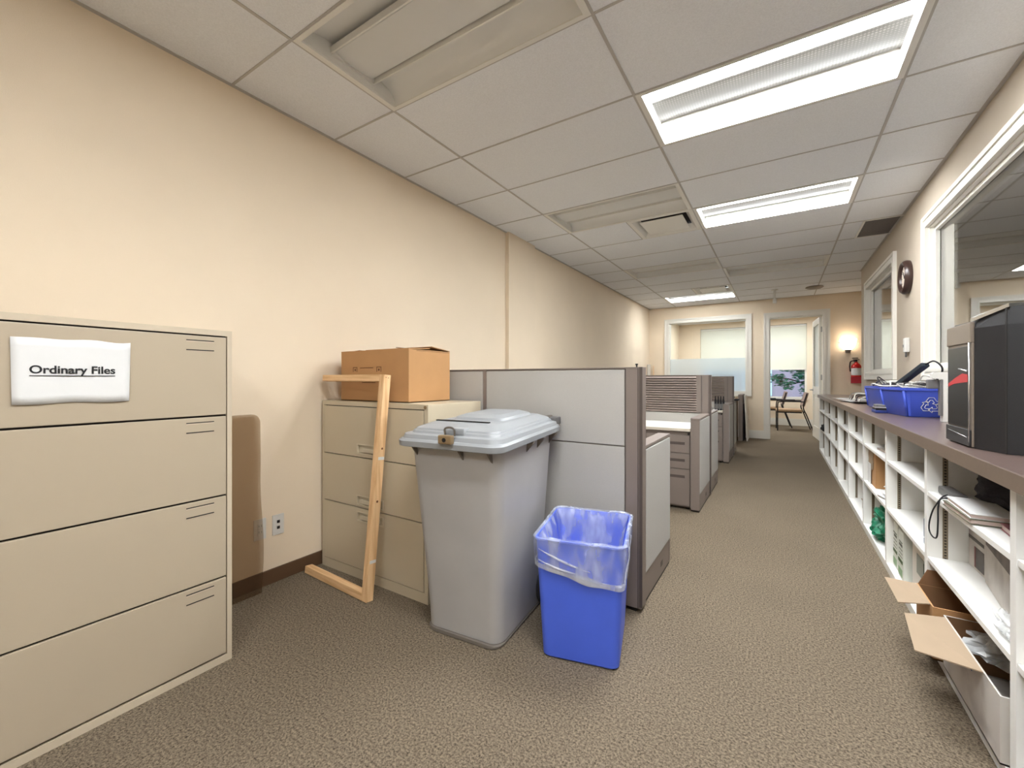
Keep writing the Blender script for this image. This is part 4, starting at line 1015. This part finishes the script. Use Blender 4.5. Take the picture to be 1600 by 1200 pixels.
# power adapter / hole punch in front of the farther box
t = thing('hole_punch', 'small blue and black hole punch in front of the blue boxes', 'hole punch', (.63, 4.10, CT))
B('base', NAVY, t, .592, .662, 4.03, 4.18, CT, CT+.020, bev=.004); B('spine', BLKM, t, .596, .658, 4.035, 4.175, CT+.020, CT+.036, bev=.003); B('lever', SILV, t, .596, .658, 4.036, 4.174, CT+.036, CT+.044, bev=.003)
B('top_cover', GREYP, t, .600, .654, 4.045, 4.165, CT+.044, CT+.060, bev=.004)
# papers with cables on the far part of the counter
rnd = random.Random(11)
for k in range(6):
    w_, d_ = .21, .28; bm = NB(); M = Matrix.Translation((.72+rnd.uniform(-.03, .05), 5.75+rnd.uniform(-.3, .3)+k*.03, CT+.003+k*.004)) @ Matrix.Rotation(R(rnd.uniform(-40, 40)), 4, 'Z')
    box(bm, -w_/2, w_/2, -d_/2, d_/2, 0, .002, M=M)
    tag(obj('paper_sheet', bm, PAPER if k % 3 else mat('dark_print', (70, 62, 60), .5)), ['dark printed leaflet at the bottom of the counter paper pile', 'white sheet second from the bottom of the counter paper pile', 'white sheet in the lower middle of the counter paper pile', 'dark printed leaflet in the middle of the counter paper pile', 'white sheet second from the top of the counter paper pile', 'white sheet on top of the counter paper pile'][k], 'paper', 'paper pile at the far part of the counter')
for k, (m, lab) in enumerate(((WHC, 'white cable curled over the paper pile, nearest the blue box'), (BKC, 'black cable arching over the paper pile on the counter'), (WHC, 'white cable along the front of the paper pile'), (BKC, 'black cable lying flat across the front of the paper pile'), (GYC, 'grey cable heaped behind the paper pile'))):
    y = 5.35+k*.16; pts = [(.66, y, CT+.03), (.70, y+.15, CT+.05+.02*k % .05), (.78, y+.05, CT+.09), (.86, y-.05, CT+.12-.02*k), (.90, y+.1, CT+.04), (.82, y+.28, CT+.03)]
    cable(pts, .006, m, lab)
blob('crumpled_paper', (.83, 5.22, CT+.055), (.07, .09, .06), PAPER, 'crumpled white paper at the end of the farther blue box', 'paper', 3, .35)

# ---------------------------------------------------------------- shelf contents
ZT, ZM, ZL = .676, .389, .053           # tops of upper shelf, middle shelf, base
# bay 1.74-2.57, upper
blob('black_bag', (.785, 2.31, ZT+.066), (.145, .21, .076), SPECK, 'black speckled fabric bag on the upper shelf below the black machine', 'bag', 5, .18)
def book(name, M, w_, d_, h_, mc, mp, label, cat='book', group=None):
    t = thing(name, label, cat, M.to_translation(), 0, group)
    bm = NB(); box(bm, 0, w_, 0, d_, 0, .0025, M=M); box(bm, 0, w_, 0, d_, h_-.0025, h_, M=M); obj('cover', bm, mc, t)
    bm = NB(); box(bm, .003, w_-.003, .003, d_-.003, .0025, h_-.0025, M=M); obj('pages', bm, mp, t)
GP = 'notebooks on the upper shelf'
pg = mat('page_edges', (205, 186, 178), .8)
M = Matrix.Translation((.546, 2.04, ZT+.001)) @ Matrix.Rotation(R(1), 4, 'Z'); book('notebook', M, .12, .265, .018, OLIVE, pg, 'lower notebook of the pair jutting over the upper shelf edge', 'notebook', GP)
M = Matrix.Translation((.548, 2.046, ZT+.0195)) @ Matrix.Rotation(R(-1), 4, 'Z'); book('notebook', M, .12, .262, .016, PAPER, pg, 'white-topped notebook lying on another at the upper shelf edge', 'notebook', GP)
M = Matrix.Translation((.60, 1.84, ZT+.001)) @ Matrix.Rotation(R(-4), 4, 'Z'); book('notebook', M, .10, .19, .02, mat('pink_cover', (150, 96, 100), .5), pg, 'pinkish notebook under the edge of the speckled bag', 'notebook', GP)
bm = NB(); box(bm, .578, .625, 2.34, 2.53, ZT+.001, ZT+.035, bev=.01); tag(obj('grey_case', bm, GREYP), 'small grey case beside the speckled bag, far end of the shelf', 'case')
cable([(.66, 2.34, ZT+.02), (.58, 2.40, ZT+.022), (.545, 2.41, ZT-.03), (.542, 2.47, ZT-.10), (.541, 2.48, ZT-.15), (.541, 2.43, ZT-.165), (.542, 2.38, ZT-.15), (.543, 2.37, ZT-.09), (.547, 2.38, ZT-.02), (.56, 2.37, ZT+.012), (.62, 2.30, ZT+.015)], .0028, BLKM, 'thin black cord looping down over the upper shelf edge', None)
B1 = NB(); box(B1, .58, .66, 1.765, 1.80, ZT+.001, ZT+.10, bev=.008); tag(obj('yellow_roll', B1, mat('ochre', (160, 124, 40), .5)), 'small ochre item against the divider on the upper shelf', 'box')
# middle: printed carton + poly bag
t = thing('product_carton', 'low carton with printed dark photos on the middle shelf, behind the mottled carton', 'carton', (.80, 2.455, ZM))
B('carton_body', WHSP, t, .677, .93, 2.368, 2.545, ZM, ZM+.150, bev=.002)
bm = NB(); box(bm, .6758, .6768, 2.385, 2.475, ZM+.012, ZM+.095); box(bm, .6758, .6768, 2.385, 2.54, ZM+.115, ZM+.128); obj('printed_photo', bm, PHOTO, t)
bm = NB(); box(bm, .6754, .6759, 2.465, 2.478, ZM+.012, ZM+.095); obj('photo_accent', bm, mat('maroon', (120, 60, 56), .5), t)
t = thing('product_carton', 'mottled grey and white carton on the middle shelf beside the near divider', 'carton', (.80, 2.09, ZM))
M = Matrix.Translation((.668, 2.345, ZM)) @ Matrix.Rotation(R(-7), 4, 'Z'); bm = NB(); box(bm, .0, .25, -.52, 0, 0, .215, bev=.002, M=M); obj('carton_body', bm, WHSP, t)
bm = NB(); box(bm, -.0012, 0, -.50, -.02, .15, .20, M=M); obj('printed_band', bm, mat('taupe_print', (128, 118, 110), .6, rgb2=(90, 82, 78), noise_scale=12), t)
blob('plastic_bag', (.590, 1.86, ZM+.034), (.025, .09, .03), POLY, 'crumpled clear plastic bag in front of the printed carton', 'plastic bag', 9, .5)
# lower: two open cartons jutting into the aisle
def open_carton(name, x0, x1, y0, y1, z0, z1, mo, label, inner=CARDD):
    t = thing(name, label, 'box', ((x0+x1)/2, (y0+y1)/2, z0), group='open cartons on the bottom shelf')
    th_ = .005; bm = NB()
    box(bm, x0, x1, y0, y0+th_, z0, z1); box(bm, x0, x1, y1-th_, y1, z0, z1); box(bm, x0, x0+th_, y0+th_, y1-th_, z0, z1); box(bm, x1-th_, x1, y0+th_, y1-th_, z0, z1); box(bm, x0, x1, y0, y1, z0, z0+th_); obj('carton_body', bm, mo, t)
    bm = NB(); i = th_+.0006
    box(bm, x0+th_, x1-th_, y0+th_, y0+i, z0+.01, z1-.001); box(bm, x0+th_, x1-th_, y1-i, y1-th_, z0+.01, z1-.001); box(bm, x0+th_, x0+i, y0+th_, y1-th_, z0+.01, z1-.001); box(bm, x1-i, x1-th_, y0+th_, y1-th_, z0+.01, z1-.001); obj('lining', bm, inner, t)
    return t
c1 = open_carton('open_carton', .515, .90, 2.315, 2.55, ZL, .262, CARD, 'open brown carton with front flap folded out, farther of two on the bottom shelf')
def oflap(t, p0, p1, p2, p3, m, th_=.004):
    P = [Vector(p) for p in (p0, p1, p2, p3)]; n = (P[1]-P[0]).cross(P[2]-P[0]).normalized()*th_
    bm = NB(); loft(bm, [P, [p+n for p in P]]);
    for f in bm.faces: f.smooth = False
    return obj('flap', bm, m, t)
oflap(c1, (.515, 2.545, .262), (.515, 2.345, .262), (.420, 2.36, .235), (.412, 2.58, .252), CARDL)
oflap(c1, (.52, 2.55, .262), (.89, 2.55, .262), (.88, 2.5505, .33), (.55, 2.5505, .33), CARDD)
c2 = open_carton('open_carton', .54, .92, 1.79, 2.29, ZL, .25, WHSP, 'open printed carton with a wide flap hanging over the aisle, near one of two')
oflap(c2, (.54, 2.27, .25), (.54, 1.91, .25), (.395, 1.98, .232), (.415, 2.23, .25), CARDL)
B('printed_band', NAVY, c2, .5385, .5398, 2.0, 2.275, .20, .235)
blob('plastic_bag', (.70, 2.2, .20), (.12, .07, .05), POLY, 'clear plastic bag inside the open printed carton', 'plastic bag', 12, .5)
# bay 2.57-3.41
t = thing('water_jug', 'blue plastic water jug on the middle shelf behind the divider', 'jug', (.68, 2.72, ZM))
bm = NB(); lathe(bm, (.66, 2.70, ZM), [(.075, 0), (.088, .01), (.088, .03), (.083, .036), (.088, .042), (.088, .12), (.07, .165), (.03, .195), (.028, .23)], 28); obj('jug_body', bm, BLUEJ, t)
bm = NB(); cyl(bm, (.66, 2.70, ZM+.225), .03, .02, 20); obj('cap', bm, NAVY, t)
lb = ['white printed container with a dark green band, farther one on the bottom shelf', 'white printed container with a dark green band, nearer one on the bottom shelf']
for k, (y0, y1, x0, dz_) in enumerate(((3.265, 3.375, .578, 0), (3.10, 3.215, .572, 0))):
    t = thing('paint_pail', lb[k], 'container', (x0+.09, (y0+y1)/2, ZL), group='white containers on the bottom shelf')
    B('container_body', mat('pail_white', (214, 216, 206), .45), t, x0, x0+.16, y0, y1, ZL, ZL+.27, bev=.012)
    B('green_band', GREEN, t, x0-.0012, x0+.001, y0+.010, y1-.010, ZL+.092, ZL+.110); B('pale_panel', GREENL, t, x0-.0012, x0+.001, y0+.015, y1-.012, ZL+.02, ZL+.06)
    bm = NB(); rnd = random.Random(k+3)
    for r_ in range(5):
        z = ZL+.125+r_*.020; h_ = (.003, .003, .004, .014, .006)[r_]
        y = y0+.014
        while y < y1-.03:
            l_ = rnd.uniform(.008, .022); box(bm, x0-.0012, x0+.001, y, y+l_, z, z+h_); y += l_+.006
    obj('small_print', bm, mat('grey_print', (96, 98, 88), .7), t)
t = thing('white_carton', 'white carton with a barcode label, near end of the bottom shelf bay', 'carton', (.7, 2.7, ZL))
B('carton_body', mat('carton_white', (220, 214, 204), .7), t, .60, .90, 2.62, 3.05, ZL, ZL+.27, bev=.003)
B('label', mat('label_grey', (150, 152, 142), .6), t, .5985, .60, 2.70, 2.96, ZL+.12, ZL+.22)
bm = NB()
for k in range(9): box(bm, .5975, .5986, 2.74+k*.011, 2.746+k*.011, ZL+.155, ZL+.21)
obj('barcode', bm, mat('dark_green_ink', (50, 66, 50), .6), t)
# bay 3.41-4.24
t = thing('torn_carton', 'torn brown cardboard carton standing on the middle shelf', 'box', (.68, 3.95, ZM))
bm = NB(); box(bm, .58, .585, 3.93, 4.16, ZM, ZM+.255); box(bm, .585, .84, 3.93, 3.935, ZM, ZM+.255); box(bm, .84, .845, 3.93, 4.16, ZM, ZM+.255); obj('carton_body', bm, CARD, t)
bm = NB(); pts = [(4.165, .255), (3.985, .255)]+[(4.0+.006*(k % 3), .24-.024*k) for k in range(6)]+[(4.15, .09)]+[(4.17+.008*((k*2) % 3), .11+.024*k) for k in range(6)]
loft(bm, [[Vector((.575, y, ZM+z)) for y, z in pts], [Vector((.579, y, ZM+z)) for y, z in pts]])
for f in bm.faces: f.smooth = False
obj('flap', bm, CARDL, t)
bm = NB(); box(bm, .57, .574, 4.07, 4.17, ZM, ZM+.15); obj('white_sheet', bm, PAPER, t)
for k in range(4):
    bm = NB(); M = Matrix.Translation((.64+.01*k, 3.60+.02*k, ZM+.004+.028*k)) @ Matrix.Rotation(R(12-11*k), 4, 'Z') @ Matrix.Rotation(R(5*(-1)**k), 4, 'Y'); box(bm, -.07, .09, -.10, .13, 0, .003, M=M)
    tag(obj('loose_sheet', bm, PAPER), ['lowest loose white sheet beside the torn carton', 'second loose white sheet from the bottom beside the torn carton', 'third loose white sheet from the bottom beside the torn carton', 'topmost loose white sheet beside the torn carton'][k], 'paper', 'loose sheets beside the torn carton')
M = Matrix.Translation((.60, 3.62, ZT+.001)) @ Matrix.Rotation(R(5), 4, 'Z'); book('notebook', M, .2, .26, .012, mat('grey_cover', (170, 160, 146), .6), pg, 'flat grey notebook on the upper shelf above the torn carton', 'notebook')
bm = NB(); bmesh.ops.create_icosphere(bm, subdivisions=5, radius=1)
for v in bm.verts:
    p = v.co.copy(); k = 1+.35*noise.noise(p*2.5+Vector((3, 0, 0)))+.22*noise.noise(p*7); q = Vector((p.x*.105*k, p.y*.22*k, p.z*.125*k))
    if q.z < -.02: q.x *= 1+.25*(-q.z/.1); 
    q.z = max(q.z, -.095); v.co = q+Vector((.675, 3.86, ZL+.097))
for f in bm.faces: f.smooth = True
tag(obj('green_bag', bm, GREENB), 'crumpled green plastic bag on the bottom shelf', 'plastic bag')
# bay 4.24-5.07 lower
t = thing('cardboard_sheet', 'small light cardboard tray on the bottom shelf, fourth bay', 'box', (.66, 4.5, ZL))
bm = NB(); box(bm, .60, .82, 4.36, 4.72, ZL+.075, ZL+.08); obj('tray_top', bm, CARDL, t); bm = NB(); box(bm, .605, .815, 4.365, 4.715, ZL, ZL+.075); obj('tray_body', bm, mat('white_card', (222, 214, 204), .7), t)
# bay 5.07-5.9
blob('orange_pouch', (.66, 5.30, ZL+.11), (.05, .09, .13), mat('orange_brown', (176, 108, 60), .7, rgb2=(214, 196, 160), noise_scale=9), 'orange and cream pouch on the bottom shelf, fifth bay', 'pouch', 2, .2)
blob('white_roll', (.67, 5.28, ZT+.03), (.04, .09, .03), mat('bluish_white', (190, 195, 205), .6), 'small pale blue bundle on the upper shelf, fifth bay', 'bundle', 8, .2)
# bay 5.9-6.74
blob('black_pouch', (.66, 6.10, ZM+.10), (.04, .1, .12), BLKM, 'black upright pouch on the middle shelf, sixth bay', 'pouch', 4, .2)
bm = NB(); box(bm, .62, .74, 6.05, 6.25, ZL, ZL+.22, bev=.006); tag(obj('grey_carton', bm, mat('grey_green', (170, 174, 162), .6)), 'greyish upright box on the bottom shelf, sixth bay', 'box')
# bay 6.74-7.57
blob('black_item', (.66, 6.90, ZT+.02), (.05, .1, .022), BLKM, 'small black pouch on the upper shelf, seventh bay', 'pouch', 6, .2)
blob('black_item', (.66, 6.90, ZM+.02), (.06, .1, .025), BLKM, 'small black pouch on the middle shelf, seventh bay', 'pouch', 7, .2)
M = Matrix.Translation((.60, 6.85, ZL)) @ Matrix.Rotation(R(0), 4, 'Z')
blob('dark_shoe', (.655, 6.98, ZL+.055), (.055, .15, .06), mat('dark_grey_violet', (72, 66, 76), .6), 'dark grey shoe-like bundle on the bottom shelf, seventh bay', 'bundle', 10, .2)
# bay 7.57-8.46
blob('black_bundle', (.575, 7.78, ZM+.05), (.05, .12, .055), BLKM, 'black bundle poking out of the farthest bay, middle shelf', 'bundle', 13, .4)
# nearest bay past the frame edge
bm = NB(); box(bm, .60, .92, 1.0, 1.70, ZL, ZL+.24, bev=.004); tag(obj('dark_carton', bm, mat('dark_case', (60, 52, 50), .7)), 'dark box on the bottom shelf at the right edge of the view', 'box')
bm = NB(); box(bm, .60, .92, 1.05, 1.70, ZM, ZM+.20, bev=.004); tag(obj('grey_carton', bm, mat('light_grey_case', (196, 192, 186), .6)), 'light grey box on the middle shelf at the right edge of the view', 'box')
